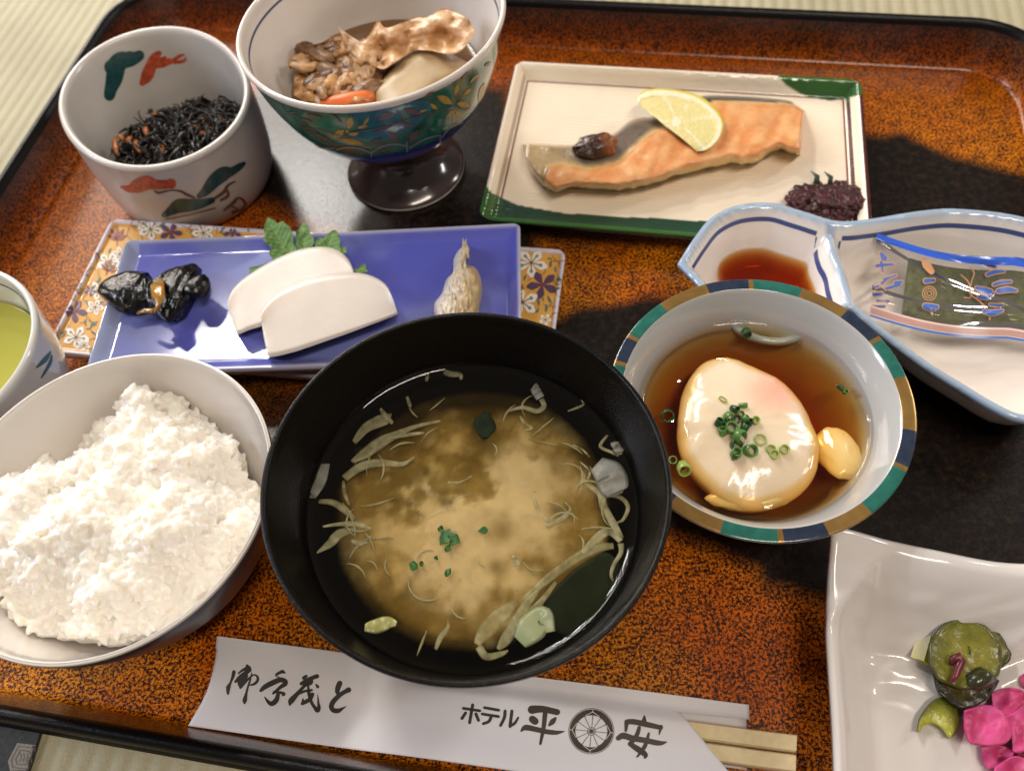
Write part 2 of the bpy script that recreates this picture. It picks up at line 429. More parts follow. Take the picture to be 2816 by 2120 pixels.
# small cylindrical cup with pine pictures
CUP = (-.1373, .3034); CH2 = (-.053, -.087)
def cup():
    t = thing('porcelain_cup', 'straight sided white cup painted with red and green pines, holding seaweed salad', 'cup', (*CUP, 0))
    prof = dense([(0, .0015), (.022, .0015), (.031, 0), (.0345, .003), (.0375, .015), (.0398, .035), (.0412, .055), (.0417, .0595), (.0405, .0612), (.0388, .0600), (.0380, .055), (.0365, .035), (.034, .015), (.030, .0065), (.02, .005), (0, .005)], 5); prof = [(r*1.046, z*.82) for r, z in prof]
    b = part('cup_body', lathe(prof, CUP, 120, CH2, .006), mat('cup_glaze', (.60, .56, .52), .20, var=.05, vscale=90, bump=.06, bscale=150), t)
    g = mat('pine_green_paint', (.015, .068, .072), .22, var=.35, vscale=500); r = mat('iron_red_paint', (.55, .085, .03), .3, var=.45, vscale=500)
    br = mat('brown_line_paint', (.14, .06, .045), .35, var=.4, vscale=600)
    d = Decal(b, .00012)
    sc = .42044
    # inside pines
    for q in ([(745, 440, 110), (790, 400, 120), (860, 390, 90), (910, 365, 70)], [(760, 440, 120), (745, 520, 110), (725, 580, 85), (715, 625, 75)]):
        d.stroke(conv(q, 0, 0, sc))
    d.poly(conv(circ(730, 440, 50), 0, 0, sc)); d.poly(conv(circ(850, 385, 50), 0, 0, sc))
    d.done('pine_motif', g, t)
    for q in ([(1040, 350, 36), (1010, 380, 60), (985, 440, 75), (960, 500, 80), (930, 545, 40)], [(990, 430, 40), (1060, 420, 46), (1110, 395, 30)], [(1060, 430, 30), (1130, 400, 26), (1170, 370, 22), (1200, 360, 14)], [(1140, 410, 20), (1200, 400, 22), (1215, 380, 12)], [(1030, 400, 30), (1080, 380, 24)]):
        d.stroke(conv(q, 0, 0, sc))
    d.done('red_pine_motif', r, t)
    # outside, seen from the crop (250,240)-(720,620)
    s2 = .2283; O = (250, 240)
    for q in ([(370, 1200, 30), (460, 1220, 90), (560, 1190, 170), (680, 1150, 170), (780, 1170, 120), (900, 1170, 110), (980, 1160, 90)],): d.stroke(conv(q, *O, s2))
    d.poly(conv(circ(640, 1150, 80), *O, s2)); d.poly(conv(circ(965, 1160, 62), *O, s2))
    d.done('red_cloud_motif', r, t)
    for q in ([(880, 1540, 60), (960, 1490, 110), (1060, 1430, 170), (1200, 1420, 150), (1330, 1400, 110), (1460, 1360, 70)],
              [(1300, 1310, 60), (1380, 1250, 110), (1480, 1130, 160), (1600, 1040, 170), (1700, 1010, 100), (1780, 960, 80), (1840, 920, 50)],
              [(150, 60, 0.1), (151, 61, .1)]):
        if q[0][2] > 1: d.stroke(conv(q, *O, s2))
    d.done('pine_branch_motif', g, t)
    for q in ([(760, 1240, 14), (820, 1270, 30), (960, 1240, 14), (1080, 1250, 26), (1150, 1290, 34), (1250, 1330, 26)], [(900, 1590, 12), (1200, 1530, 14), (1500, 1450, 14)], [(1480, 1340, 26), (1600, 1260, 40), (1650, 1180, 30), (1740, 1130, 16)], [(1620, 1200, 20), (1650, 1300, 40), (1560, 1360, 26)], [(1600, 1480, 20), (1700, 1400, 40), (1780, 1330, 24), (1860, 1400, 34), (1800, 1480, 24), (1700, 1500, 30)], [(1660, 1420, 16), (1760, 1470, 24), (1700, 1530, 16)]):
        d.stroke(conv(q, *O, s2))
    d.done('branch_line_motif', br, t)
cup()
def seaweed():
    z0 = .012
    c = at(520, 395, .024)
    blk = mat('simmered_seaweed', (.014, .010, .008), .3, var=.4, vscale=400); V = []; F = []
    car = mat('simmered_carrot', (.42, .13, .03), .3, var=.35, vscale=300, sss=.2)
    cx, cy_ = at(490, 405, .020).xy
    base = blob((cx, cy_, .011), .027, 3, .2, 60, (1.0, 1.0, .42))
    G = [base]
    for i in range(800):
        a = rng.uniform(0, 6.28); r = .033*math.sqrt(rng.uniform(0, 1)); x = cx+r*math.cos(a); y = cy_+r*math.sin(a)
        if math.hypot(x-CUP[0], y-CUP[1]) > .0345: continue
        h = .015+.010*(1-(r/.033)**2)+.006*sm(-.01, .03, x-CUP[0])+rng.uniform(-.003, .003)
        L_ = rng.uniform(.009, .022); a2 = rng.uniform(0, 6.28); k = rng.uniform(-2, 2); pts = []
        for s in range(7):
            q = s/6-.5; aa = a2+k*q; pts.append((x+L_*q*math.cos(aa), y+L_*q*math.sin(aa), h-.006*abs(q)+.0025*math.sin(q*6+i)))
        if max(math.hypot(q_[0]-CUP[0], q_[1]-CUP[1]) for q_ in pts) > .0355: continue
        G.append(tube(pts, [(.00036+.0004*(i % 7 == 0)+.00008*(i % 3))*w_ for w_ in (.4, 1, 1.2, 1.3, 1.1, .9, .3)], 5))
    for p in ([(462, 300), (470, 310), (486, 330)], [(385, 383), (400, 388), (412, 392)], [(500, 330), (512, 300), (545, 302), (590, 322)], [(560, 300), (600, 312), (640, 316)]):
        pts = cr([tuple(at(x, y, .026)) for x, y in p], 8); G.append(tube(pts, .0006, 5))
    V, F = join(*G)
    tag(mkobj('seaweed_salad', V, F, blk, loc=(cx, cy_, .008)), 'tangled heap of thin black simmered seaweed strands in the pine painted cup', 'salad', kind='stuff')
    strips = [((470, 380), (500, 372)), ((585, 335), (620, 330)), ((440, 400), (452, 425)), ((315, 378), (322, 425)), ((325, 372), (342, 385)), ((420, 318), (440, 312)), ((398, 348), (406, 375)), ((506, 357), (560, 346)), ((560, 330), (580, 360)), ((372, 385), (385, 420)), ((545, 372), (575, 360)), ((352, 395), (362, 375))]
    pr = None
    for i, (a, b) in enumerate(strips):
        A = at(*a, .0255); B = at(*b, .0255); m_ = (A+B)/2
        g = tube([A, A.lerp(B, .3)+Vector((0, 0, .0008)), A.lerp(B, .7)+Vector((0, 0, .0006)), B], [.0006, .0015, .0014, .0005], 6, .4)
        o = mkobj('carrot_strip', g[0], g[1], car, loc=m_)
        tag(o, where('orange carrot strip on the black seaweed', m_, (cx, cy_)), 'carrot strip', 'carrot strips in the seaweed salad')
seaweed()

# tall footed bowl
TB = (-.0374, .2929)
def tall():
    h2 = (.0216, .0314)
    t = thing('footed_bowl', 'tall footed bowl painted green and gold, filled with simmered meat and vegetables', 'bowl', (*TB, 0))
    outer = [(.0135, .0225), (.015, .0245), (.024, .028), (.034, .036), (.0425, .048), (.0478, .062), (.0505, .074)]
    prof = dense([(0, .004), (.015, .004), (.0255, .0), (.0277, .0008), (.0268, .0026), (.020, .007), (.0155, .013), (.0138, .019)]+outer+[(.0518, .0785), (.0512, .0800), (.0498, .0792), (.0490, .074), (.0455, .062), (.040, .048), (.031, .038), (.018, .032), (0, .030)], 5)
    n = 128; g = lathe(prof, TB, n, h2, .003); NP = len(prof)
    midx = []; glz = mat('turquoise_glaze', (.010, .14, .10), .16, var=.55, vscale=110, coat=.5); fb = mat('foot_brown_glaze', (.045, .028, .026), .16, var=.3, vscale=80, coat=.4)
    blu = mat('cobalt_glaze', (.025, .03, .28), .16, var=.4, vscale=160, coat=.5)
    for i in range(n):
        for j in range(NP-1):
            q = j/5
            midx.append(0 if q >= 14.6 else (1 if q >= 11.9 else (2 if q >= 8.0 else (0 if 2.6 < q < 3.6 else 3))))
    b = part('bowl_body', g, [mat('bowl_cream_glaze', (.74, .69, .64), .13, coat=.4, var=.03), glz, blu, fb], t, midx=midx)
    d = Decal(b, .00012); sc = .40688; O = (600, 0)
    gold = mat('gold_leaf_paint', (.50, .30, .055), .3, var=.3, vscale=500); mau = mat('mauve_leaf_paint', (.16, .10, .085), .3, var=.3, vscale=500); pale = mat('pale_line_paint', (.32, .30, .36), .3)
    def leaf(x0, y0, x1, y1, w_): d.stroke(conv([(x0, y0, 3), (x0*.7+x1*.3, y0*.7+y1*.3, w_*.9), (x0*.35+x1*.65, y0*.35+y1*.65, w_), (x1, y1, 3)], *O, sc))
    for q in ((880, 870, 900, 790, 44), (780, 930, 850, 880, 44), (880, 910, 950, 900, 26), (880, 880, 860, 900, 20), (830, 940, 985, 975, 34), (940, 865, 1010, 850, 20), (980, 850, 1020, 790, 20),
              (1480, 650, 1580, 700, 48), (1600, 640, 1620, 570, 26), (1610, 700, 1700, 715, 40), (1600, 750, 1650, 790, 26), (1590, 760, 1590, 830, 22), (1660, 640, 1710, 600, 24), (1760, 690, 1800, 560, 36), (1430, 700, 1480, 740, 24), (1540, 790, 1600, 740, 22), (1700, 560, 1760, 500, 18), (1410, 740, 1350, 760, 14)):
        leaf(*q)
    d.done('gold_leaf_motif', gold, t)
    for q in ((1080, 810, 1180, 760, 40), (1250, 740, 1380, 770, 34), (1290, 960, 1350, 880, 44), (1150, 890, 1220, 960, 40), (1200, 830, 1320, 850, 20), (600, 770, 700, 800, 22), (640, 830, 560, 800, 18), (1180, 850, 1040, 900, 14), (650, 900, 760, 950, 14), (450, 760, 540, 760, 14), (760, 770, 840, 830, 16), (1030, 960, 1110, 940, 20), (1400, 650, 1460, 620, 20), (1690, 480, 1640, 540, 16), (1800, 450, 1840, 420, 20)): leaf(*q)
    for q in ([(860, 900, 6), (1000, 880, 6), (1150, 850, 6), (1300, 800, 6), (1450, 760, 6), (1590, 720, 6)], [(560, 860, 5), (700, 880, 5), (840, 920, 5)], [(1200, 740, 5), (1260, 820, 5), (1270, 960, 5)]): d.stroke(conv(q, *O, sc))
    d.done('mauve_leaf_motif', mau, t)
    for x in (640, 840, 1050, 1275, 1500, 1640):
        yb = 1010-((x-1000)**2)*0; 
    for q in ([(640, 960, 7), (700, 1000, 7), (790, 1000, 7)], [(800, 1010, 7), (860, 995, 8), (950, 1000, 8), (1030, 1030, 7)], [(1035, 1060, 7), (1035, 1020, 7)], [(1040, 1030, 7), (1110, 990, 8), (1200, 975, 8), (1275, 990, 7)], [(1275, 1030, 8), (1275, 960, 8)], [(1290, 1000, 7), (1380, 950, 8), (1430, 930, 8), (1500, 915, 7)], [(1500, 990, 8), (1500, 910, 8)], [(1510, 930, 7), (1570, 860, 7), (1650, 830, 7)]): d.stroke(conv(q, *O, sc))
    d.done('petal_line_motif', pale, t)
    inner = ip([(.040, .048), (.0455, .062), (.0490, .074), (.0498, .0792)])
    part('rim_line', ringline(inner, .0735, TB, h2, .08, .0004), blue_line, t)
tall()
def stew():
    L0 = .046
    brk = mat('stewed_meat', rough=.36, attr=True, var=.18, vscale=180, bump=.3, bscale=350, sss=.2, sssr=(.003, .002, .0012))
    # stewed meat: crinkled folded sheet
    def sheet(name, A, B, zf, label, cat, cA, cB, amp=.004, nu=46, nv=26):
        A = cr(A, nu); B = cr(B, nu); V = []; C = []
        for s in (1, -1):
            for i in range(nu):
                for j in range(nv):
                    u, v = i/(nu-1), j/(nv-1); x = A[i][0]*(1-v)+B[i][0]*v; y = A[i][1]*(1-v)+B[i][1]*v
                    z = zf(u, v); p = at(x, y, z); q = fbm(p.x, p.y, 1.7, 90, 4); q2 = fbm(p.x, p.y, 5.7, 260, 3)
                    p = at(x, y, z+q*amp+q2*amp*.3) if s == 1 else at(x, y, z+q*amp-.0022); V.append(p)
                    C.append(lerp(cA, cB, sm(-.45, .5, q+q2*.5)))
        n = nu*nv; F = []
        for i in range(nu-1):
            for j in range(nv-1): a = i*nv+j; F += [(a, a+nv, a+nv+1, a+1), (n+a, n+a+1, n+a+nv+1, n+a+nv)]
        for i in range(nu-1):
            for j in (0, nv-1): a = i*nv+j; F.append((a, a+nv, n+a+nv, n+a))
        for j in range(nv-1):
            for i in (0, nu-1): a = i*nv+j; F.append((a, a+1, n+a+1, n+a))
        o = mkobj(name, V, F, brk, loc=V[n//2], cols=C+C[:0]); tag(o, label, cat)
    sc = .40688
    c_ = lambda P: conv(P, 600, 0, sc)
    sheet('stewed_meat', c_([(520, 330), (600, 310), (700, 290), (790, 235), (830, 240), (900, 250), (1000, 330), (1100, 350), (1180, 400)]), c_([(510, 640), (580, 690), (700, 730), (800, 730), (900, 700), (960, 690), (1030, 680), (1060, 620), (1090, 560)]),
          lambda u, v: .056+.004*math.sin(u*3), 'crumbly brown simmered meat at the left of the footed bowl', 'meat', srgb(132, 88, 46), srgb(196, 150, 96), .0045)
    sheet('stewed_onion', c_([(800, 170), (860, 220), (960, 280), (1020, 240), (1080, 140), (1130, 190), (1260, 150), (1330, 120), (1420, 110), (1520, 60), (1600, 80), (1690, 130)]), c_([(880, 340), (960, 410), (1050, 450), (1120, 470), (1190, 430), (1260, 380), (1320, 345), (1420, 345), (1500, 360), (1580, 370), (1660, 330), (1740, 220)]),
          lambda u, v: .0600+.006*u+.004*(1-v), 'translucent pinkish strips of simmered onion and fat along the back of the stew', 'onion', srgb(196, 148, 98), srgb(226, 190, 150), .004)
    pot = mat('simmered_potato', (.42, .30, .155), .38, var=.2, vscale=120, sss=.4, sssr=(.006, .004, .002))
    g = lens(c_([(1050, 650), (1090, 560), (1180, 450), (1290, 350), (1370, 315), (1500, 325)]), c_([(1060, 740), (1200, 730), (1370, 680), (1520, 600), (1640, 510), (1700, 430)]), 30, 16, lambda x, y, u, v: 0, lambda x, y, u, v: 0, .3)
    V = []; n = 30*16
    for k, p in enumerate(g[0]):
        u, v = g[2][k]; e = min(1, min(u, 1-u, v*1.2, 1.2-1.2*v)*3.2); e = math.sqrt(max(0, 1-(1-e)**2)); V.append(at(p.x, p.y, .054+(.007*e if k < n else -.006)))
    tag(mkobj('simmered_potato', V, g[1], pot, loc=V[n//2]), 'smooth pale yellow potato chunk at the right of the stew', 'potato')
    car = mat('carrot_chunk_flesh', (.74, .17, .035), .4, var=.12, vscale=200, sss=.25)
    g = tube([at(*p, .0572) for p in c_([(690, 715), (790, 708), (900, 692), (1000, 672), (1060, 655)])], [.0015, .0035, .004, .0035, .002], 12)
    tag(mkobj('simmered_carrot', g[0], g[1], car, loc=g[0][0]), 'bright orange carrot piece by the near lip of the footed bowl', 'carrot')
    k = mat('dark_mushroom', (.045, .028, .022), .25, var=.3, vscale=300, bump=.5)
    for (x, y, r_, lb) in ((740, 600, .0055, 'glossy dark konjac piece low at the left of the stew'), (860, 600, .005, 'reddish brown burdock slice just above the carrot')):
        p = at(600+x*sc, y*sc, .058); g = blob(p, r_, 3, .3, 200, (1.2, .8, .5), seed=x)
        tag(mkobj('mushroom_piece' if x < 800 else 'burdock_slice', g[0], g[1], k if x < 800 else mat('burdock', (.16, .06, .03), .3, var=.4, vscale=300), loc=p), lb, 'vegetable')
    G = []; C = []
    for k in range(46):
        x = rng.uniform(545, 1060); y = rng.uniform(300, 640); p = at(600+x*sc, y*sc, rng.uniform(.0575, .0605)); g = blob(p, rng.uniform(.0022, .0046), 3, .55, 230, (rng.uniform(.9, 1.7), .8, .45), rng.uniform(0, 3.1), k); G.append(g)
        c = lerp(srgb(120, 84, 50), srgb(204, 160, 112), rng.uniform(0, 1)); C += [lerp(c, srgb(92, 60, 34), sm(.0, .5, -fbm(v.x, v.y, v.z, 300, 2))) for v in g[0]]
    V, F = join(*G); tag(mkobj('meat_crumbs', V, F, brk, loc=V[0], cols=C), 'crumbled brown meat pieces heaped over the stewed meat', 'meat', kind='stuff')
    # thin brown sauce pool, right side
    sp = mat('stew_sauce', (.20, .10, .035), .08, spec=.6)
    V = [Vector((TB[0], TB[1], .0505))]+[Vector((TB[0]+.0400*math.cos(a/48*6.2832), TB[1]+.0400*math.sin(a/48*6.2832), .0505)) for a in range(48)]
    tag(mkobj('stew_sauce', V, [(0, 1+a, 1+(a+1) % 48) for a in range(48)], sp, loc=V[0]), 'thin brown cooking sauce pooled under the stew in the footed bowl', 'sauce')
stew()

# ------------------------------------------------------------------ generic rectangular plates
def rectplate(cx, cy_, hx, hy, ang, zf, colf, m, nu, nv, th, name, parent, exp=10, bottom_inset=.0):
    """rounded rectangular sheet with thickness; zf(a,b) top height, a,b in [-1,1]"""
    ca, sa = math.cos(ang), math.sin(ang); V = []; C = []; n = nu*nv
    R = .10
    for s in (1, 0):
        for i in range(nu):
            for j in range(nv):
                a = -1+2*i/(nu-1); b = -1+2*j/(nv-1); a = math.copysign(1-(1-abs(a))**1.5, a); b = math.copysign(1-(1-abs(b))**1.5, b)
                ra = exp/hx; rb = exp/hy        # corner radius (fraction)
                ax, bx = max(0, abs(a)-(1-ra)), max(0, abs(b)-(1-rb))
                x, y = a*hx, b*hy
                if ax > 0 and bx > 0:
                    p, q = ax*hx, bx*hy; l = math.hypot(p, q); mxx = max(p, q); p2, q2 = p*mxx/l, q*mxx/l
                    x = math.copysign((1-ra)*hx+p2, a); y = math.copysign((1-rb)*hy+q2, b)
                z = zf(a, b, x, y)
                if not s:
                    e = max(abs(a), abs(b)); z -= th; x *= 1-bottom_inset; y *= 1-bottom_inset
                V.append(Vector((cx+x*ca-y*sa, cy_+x*sa+y*ca, z))); C.append(colf(a, b, x, y, s))
    F = []
    for i in range(nu-1):
        for j in range(nv-1): a = i*nv+j; F += [(a, a+nv, a+nv+1, a+1), (n+a, n+a+1, n+a+nv+1, n+a+nv)]
    for i in range(nu-1):
        a = i*nv; F.append((a, n+a, n+a+nv, a+nv)); a = i*nv+nv-1; F.append((a, a+nv, n+a+nv, n+a))
    for j in range(nv-1):
        a = j; F.append((a, a+1, n+a+1, n+a)); a = (nu-1)*nv+j; F.append((a, n+a, n+a+1, a+1))
    return mkobj(name, V, F, m, parent, cols=C)
ANG = R_(-15.16)
# fish plate ---------------------------------------------------------
def fishplate():
    p0 = at(1310, 592, .016); p1 = at(1420, 158, .016); p2 = at(2375, 210, .016)
    hx = (p2-p1).length/2; hy = (p1-p0).length/2; ce = (p0+p2)/2; ang = math.atan2((p2-p1).y, (p2-p1).x)
    t = thing('fish_plate', 'rectangular cream plate with brown lines and green corners, holding grilled salmon', 'plate', (ce.x, ce.y, 0))
    cream = srgb(248, 234, 212); brown = srgb(74, 34, 34); red = srgb(112, 44, 32); green = srgb(52, 98, 44); dg = srgb(38, 66, 60)
    GP = [conv(P, 1200, 100, .5877) for P in ([(1590, 120), (2050, 120), (2060, 262), (1990, 275), (1925, 292), (1850, 303), (1760, 290), (1690, 265), (1640, 230), (1600, 190)], [(100, 640), (195, 662), (225, 690), (262, 735), (380, 790), (520, 815), (600, 828), (800, 842), (1100, 856), (1300, 868), (1300, 960), (100, 960)])]
    def edge(x, y): return min(hx-abs(x), hy-abs(y))
    def zf(a, b, x, y):
        d = edge(x, y); return .0078 + .0062*(1-sm(.0012, .0068, d))**1.1 + (.0009*math.sin(d*0))
    def colf(a, b, x, y, s):
        d = edge(x, y); c = cream
        if abs(d-.0068) < .00045: c = red
        if d < (.0013 if a > .9 else .0005) and not (b < -.9 and abs(a) < .96): c = brown
        if not s: c = brown if a > .8 else srgb(190, 170, 150)
        # green corners and near edge
        w_ = nz(x, y, 0, 60)*.004
        wp = ce+Matrix.Rotation(ang, 3, 'Z') @ Vector((x, y, 0)); pxy = proj((wp.x, wp.y, zf(a, b, x, y))); w2 = w_*500
        if inpoly(pxy[0]+w2, pxy[1]+w2*.5, GP[0]) or inpoly(pxy[0]+w2, pxy[1]+w2*.5, GP[1]) or (y < -hy+.0016 and x < hx*.72): c = lerp(green, dg, sm(.003, .010, d)*.8)
        if not s and (y < -hy*.9 or (x > hx*.6 and y > hy*.8)): c = green
        return c
    m = mat('cream_glaze', rough=.12, attr=True, var=.03, vscale=90, coat=.5)
    # woven texture pressed in the clay
    nt = m.node_tree; b = nt.nodes['Principled BSDF']; tc = nt.nodes.new('ShaderNodeTexCoord'); mp = nt.nodes.new('ShaderNodeMapping'); mp.inputs['Rotation'].default_value = (0, 0, -ang)
    nt.links.new(tc.outputs['Object'], mp.inputs[0]); wv = nt.nodes.new('ShaderNodeTexWave'); wv.bands_direction = 'Y'; wv.inputs['Scale'].default_value = 160; wv.inputs['Distortion'].default_value = 5; wv.inputs['Detail'].default_value = 3; wv.inputs['Detail Scale'].default_value = 1.5
    nt.links.new(mp.outputs[0], wv.inputs[0]); bp = nt.nodes.new('ShaderNodeBump'); bp.inputs['Strength'].default_value = .22; bp.inputs['Distance'].default_value = .0005
    nt.links.new(wv.outputs[1], bp.inputs['Height']); nt.links.new(bp.outputs[0], b.inputs['Normal']); nt.links.new(bp.outputs[0], b.inputs['Coat Normal'])
    rectplate(ce.x, ce.y, hx, hy, ang, zf, colf, m, 260, 190, .0035, 'plate_body', t, exp=.006, bottom_inset=.03)
    V, F = grid(60, 2, lambda a, b_: Vector((ce.x, ce.y, 0))+Matrix.Rotation(ang, 3, 'Z') @ Vector((math.copysign(abs(math.cos(a*6.2832))**.3, math.cos(a*6.2832))*hx*.8, math.copysign(abs(math.sin(a*6.2832))**.3, math.sin(a*6.2832))*hy*.8, b_*.0040+.0001)), cu=True)
    part('foot_ring', (V, F), MATS['white_porcelain'], t)
    # ---- salmon
    sc = .5877; c_ = lambda P: conv(P, 1200, 100, sc)
    T = [(400, 505), (470, 503), (560, 508), (640, 508), (700, 498), (780, 480), (840, 450), (900, 400), (960, 380), (1010, 376), (1100, 340), (1200, 295), (1260, 278), (1360, 278), (1500, 285), (1640, 300), (1680, 318), (1722, 346)]
    B = [(402, 530), (440, 620), (470, 670), (510, 705), (560, 727), (640, 712), (720, 716), (850, 725), (960, 706), (1060, 678), (1180, 640), (1280, 618), (1380, 592), (1450, 602), (1520, 575), (1590, 532), (1650, 545), (1703, 556)]
    D = [(510, 640), (525, 600), (600, 590), (700, 615), (780, 605), (860, 580), (900, 540), (940, 500), (1020, 440), (1100, 400), (1240, 320), (1300, 302), (1500, 305), (1660, 315)]
    zb = .0084; nu, nv = 120, 46
    A2 = cr(c_(T), nu); B2 = cr(c_(B), nu); Dp = c_(D); Dpx = [p[0] for p in Dp]; Dpy = [p[1] for p in Dp]
    flesh = srgb(226, 154, 96); fl2 = srgb(236, 180, 124); fl3 = srgb(212, 142, 92); skin = srgb(120, 108, 98); skin2 = srgb(196, 172, 130); edgec = srgb(225, 190, 120)
    V = []; C = []
    for s in (1, 0):
        for i in range(nu):
            u = i/(nu-1)
            for j in range(nv):
                v = j/(nv-1); x = A2[i][0]*(1-v)+B2[i][0]*v; y = A2[i][1]*(1-v)+B2[i][1]*v
                w_ = (nz(x, y, 0, .03)*5+nz(x, y, 4, .08)*3)*sm(.7, 1, v)*s; y += w_
                e = min(1, v/.10, (1-v)/.16, u/.035, (1-u)/.02); e = math.sqrt(max(0, 1-(1-e)**2))
                dy = float(np.interp(x, Dpx, Dpy)) if x > Dpx[0]-1 else 9999
                q = y-dy
                body = .0085 + .0035*sm(-4, 20, q) + .001*nz(x, y, 0, .02)
                seg = math.sin((x*.9+y*.45)*.13+3*nz(x, y, 2, .01)); grain = .00012*seg
                h = zb + (body + grain*sm(0, 30, q))*e
                if i and s == 0: h = zb-.0004
                if s == 0: h = zb-.0003
                V.append(at(x, y, h))
                k = fbm(x, y, 8, .02, 3)
                if q > 0: c = lerp(flesh, fl2, sm(-.4, .6, k+seg*.32)); c = lerp(c, fl3, sm(.1, .6, nz(x, y, 20, .012))*.45); c = lerp(edgec, c, sm(0, 9, q)); c = lerp(c, edgec, sm(.88, .97, v))
                else: c = lerp(skin2, skin, sm(1480, 1640, x)*sm(.0, -16, q)); c = lerp(c, srgb(120, 84, 52), sm(.1, .6, k)*.5)
                if q <= 0 and x > 1830: c = srgb(48, 42, 42)
                C.append(c)
    n = nu*nv; F = []
    for i in range(nu-1):
        for j in range(nv-1): a = i*nv+j; F += [(a, a+1, a+nv+1, a+nv), (n+a, n+a+nv, n+a+nv+1, n+a+1)]
        for j in (0, nv-1): a = i*nv+j; F.append((a, a+nv, n+a+nv, n+a))
    for j in range(nv-1):
        for i in (0, nu-1): a = i*nv+j; F.append((a, a+1, n+a+1, n+a))
    st = thing('grilled_salmon', 'grilled pink orange salmon fillet with silver skin lying across the cream plate', 'fish', at(1850, 420, zb))
    fl = mkobj('fillet', V, F, mat('salmon_flesh', rough=.28, attr=True, var=.12, vscale=350, bump=.35, bscale=500, sss=.25, sssr=(.005, .002, .001), coat=.3), st, cols=C)
    p = at(1200+750*sc, 100+515*sc, .0190); g = blob(p, .0079, 4, .22, 220, (1.25, .8, .55), rz=R_(4))
    C = [lerp(srgb(58, 28, 16), srgb(150, 84, 30), sm(.0, .006, v.x-p.x+.002*nz(v.x, v.y, 0, 400))) for v in g[0]]
    mkobj('charred_blister', g[0], g[1], mat('charred_skin', rough=.2, attr=True, var=.5, vscale=500, bump=.6, bscale=700, coat=.3), st, cols=C)
    # ---- lemon
    P1 = [(935, 290), (960, 262), (1010, 246), (1090, 247), (1180, 262), (1250, 290), (1310, 340), (1345, 400), (1335, 460), (1300, 510), (1260, 535), (1215, 540)]
    P2 = [(935, 290), (950, 320), (990, 355), (1030, 385), (1070, 420), (1110, 450), (1150, 480), (1180, 505), (1200, 522), (1206, 530), (1210, 536), (1214, 540)]
    lt = thing('lemon_slice', 'half round lemon slice resting on top of the salmon', 'lemon', at(1880, 350, .017))
    nu, nv = 60, 24; zl = .0215
    A2 = cr(c_(P1), nu); B2 = cr(c_(P2), nu); cxl = 1200+1120*sc; cyl = 100+400*sc
    V = []; C = []; rind = srgb(226, 206, 92); pith = srgb(250, 244, 214); pulp = srgb(236, 224, 158)
    for s in (1, 0):
        for i in range(nu):
            for j in range(nv):
                u, v = i/(nu-1), j/(nv-1); x = A2[i][0]*(1-v)+B2[i][0]*v; y = A2[i][1]*(1-v)+B2[i][1]*v
                z = zl+.0022*math.sin(u*3.14)-(.0028 if not s else 0)
                d = v*math.hypot(A2[i][0]-B2[i][0], A2[i][1]-B2[i][1])
                V.append(at(x, y, z-(0.0004 if v in (0, 1) and s else 0)-(.0003 if (s and d > 22 and u > .1 and u < .92) else 0)))
                a = math.atan2(y-(cyl), x-(cxl+10)); seg = abs(math.sin(a*3.2+.5))
                c = rind if d < 6 else (pith if d < 20 or min(u, 1-u) < .06 else lerp(pith, pulp, sm(.05, .22, seg)))
                if d > 22 and math.hypot(x-cxl, y-cyl) < 14: c = pith
                C.append(c if s else pith)
    n = nu*nv; F = []
    for i in range(nu-1):
        for j in range(nv-1): a = i*nv+j; F += [(a, a+1, a+nv+1, a+nv), (n+a, n+a+nv, n+a+nv+1, n+a+1)]
        for j in (0, nv-1): a = i*nv+j; F.append((a, a+nv, n+a+nv, n+a))
    mkobj('slice_body', V, F, mat('lemon_flesh', rough=.22, attr=True, var=.08, vscale=600, bump=.5, bscale=900, sss=.3, sssr=(.003, .003, .001)), lt, cols=C)
    # ---- dark red pickle heap on the right corner of the plate
    pk = mat('dark_red_pickle', (.06, .010, .014), .4, var=.6, vscale=300, bump=.7, bscale=500); G = []
    for i in range(220):
        x = rng.uniform(2170, 2370); y0 = 500+.00*x
        top = np.interp(x, [2160, 2210, 2260, 2320, 2385], [555, 503, 508, 500, 520]); bot = np.interp(x, [2160, 2260, 2350, 2385], [565, 600, 596, 560])
        y = rng.uniform(top+6, bot); z = .0098+.0040*sm(0, 1, 1-abs((y-(top+bot)/2)/((bot-top)/2+1e-6)))*rng.uniform(.5, 1)
        G.append(blob(at(x, y, z), rng.uniform(.0012, .0026), 2, .6, 500, (1.5, .8, .5), rng.uniform(0, 3), i))
    V, F = join(*G); tag(mkobj('chopped_pickle', V, F, pk, loc=at(2270, 560, .006)), 'small heap of chopped dark red pickle in the corner of the fish plate', 'pickle', kind='stuff')
    lf = mat('dark_shiso', (.012, .03, .012), .4)
    for x, y in ((2245, 497), (2282, 499)):
        p = at(x, y+8, .0165); g = tube([p, p+Vector((.001, .003, .001)), p+Vector((-.001, .006, .0015))], [.0012, .0012, .0002], 5, .4)
        tag(mkobj('herb_tip', g[0], g[1], lf, loc=p), '%s of the two dark herb tips on the red pickle heap' % ('left' if x < 2260 else 'right'), 'herb', 'herb tips in the red pickle')
fishplate()

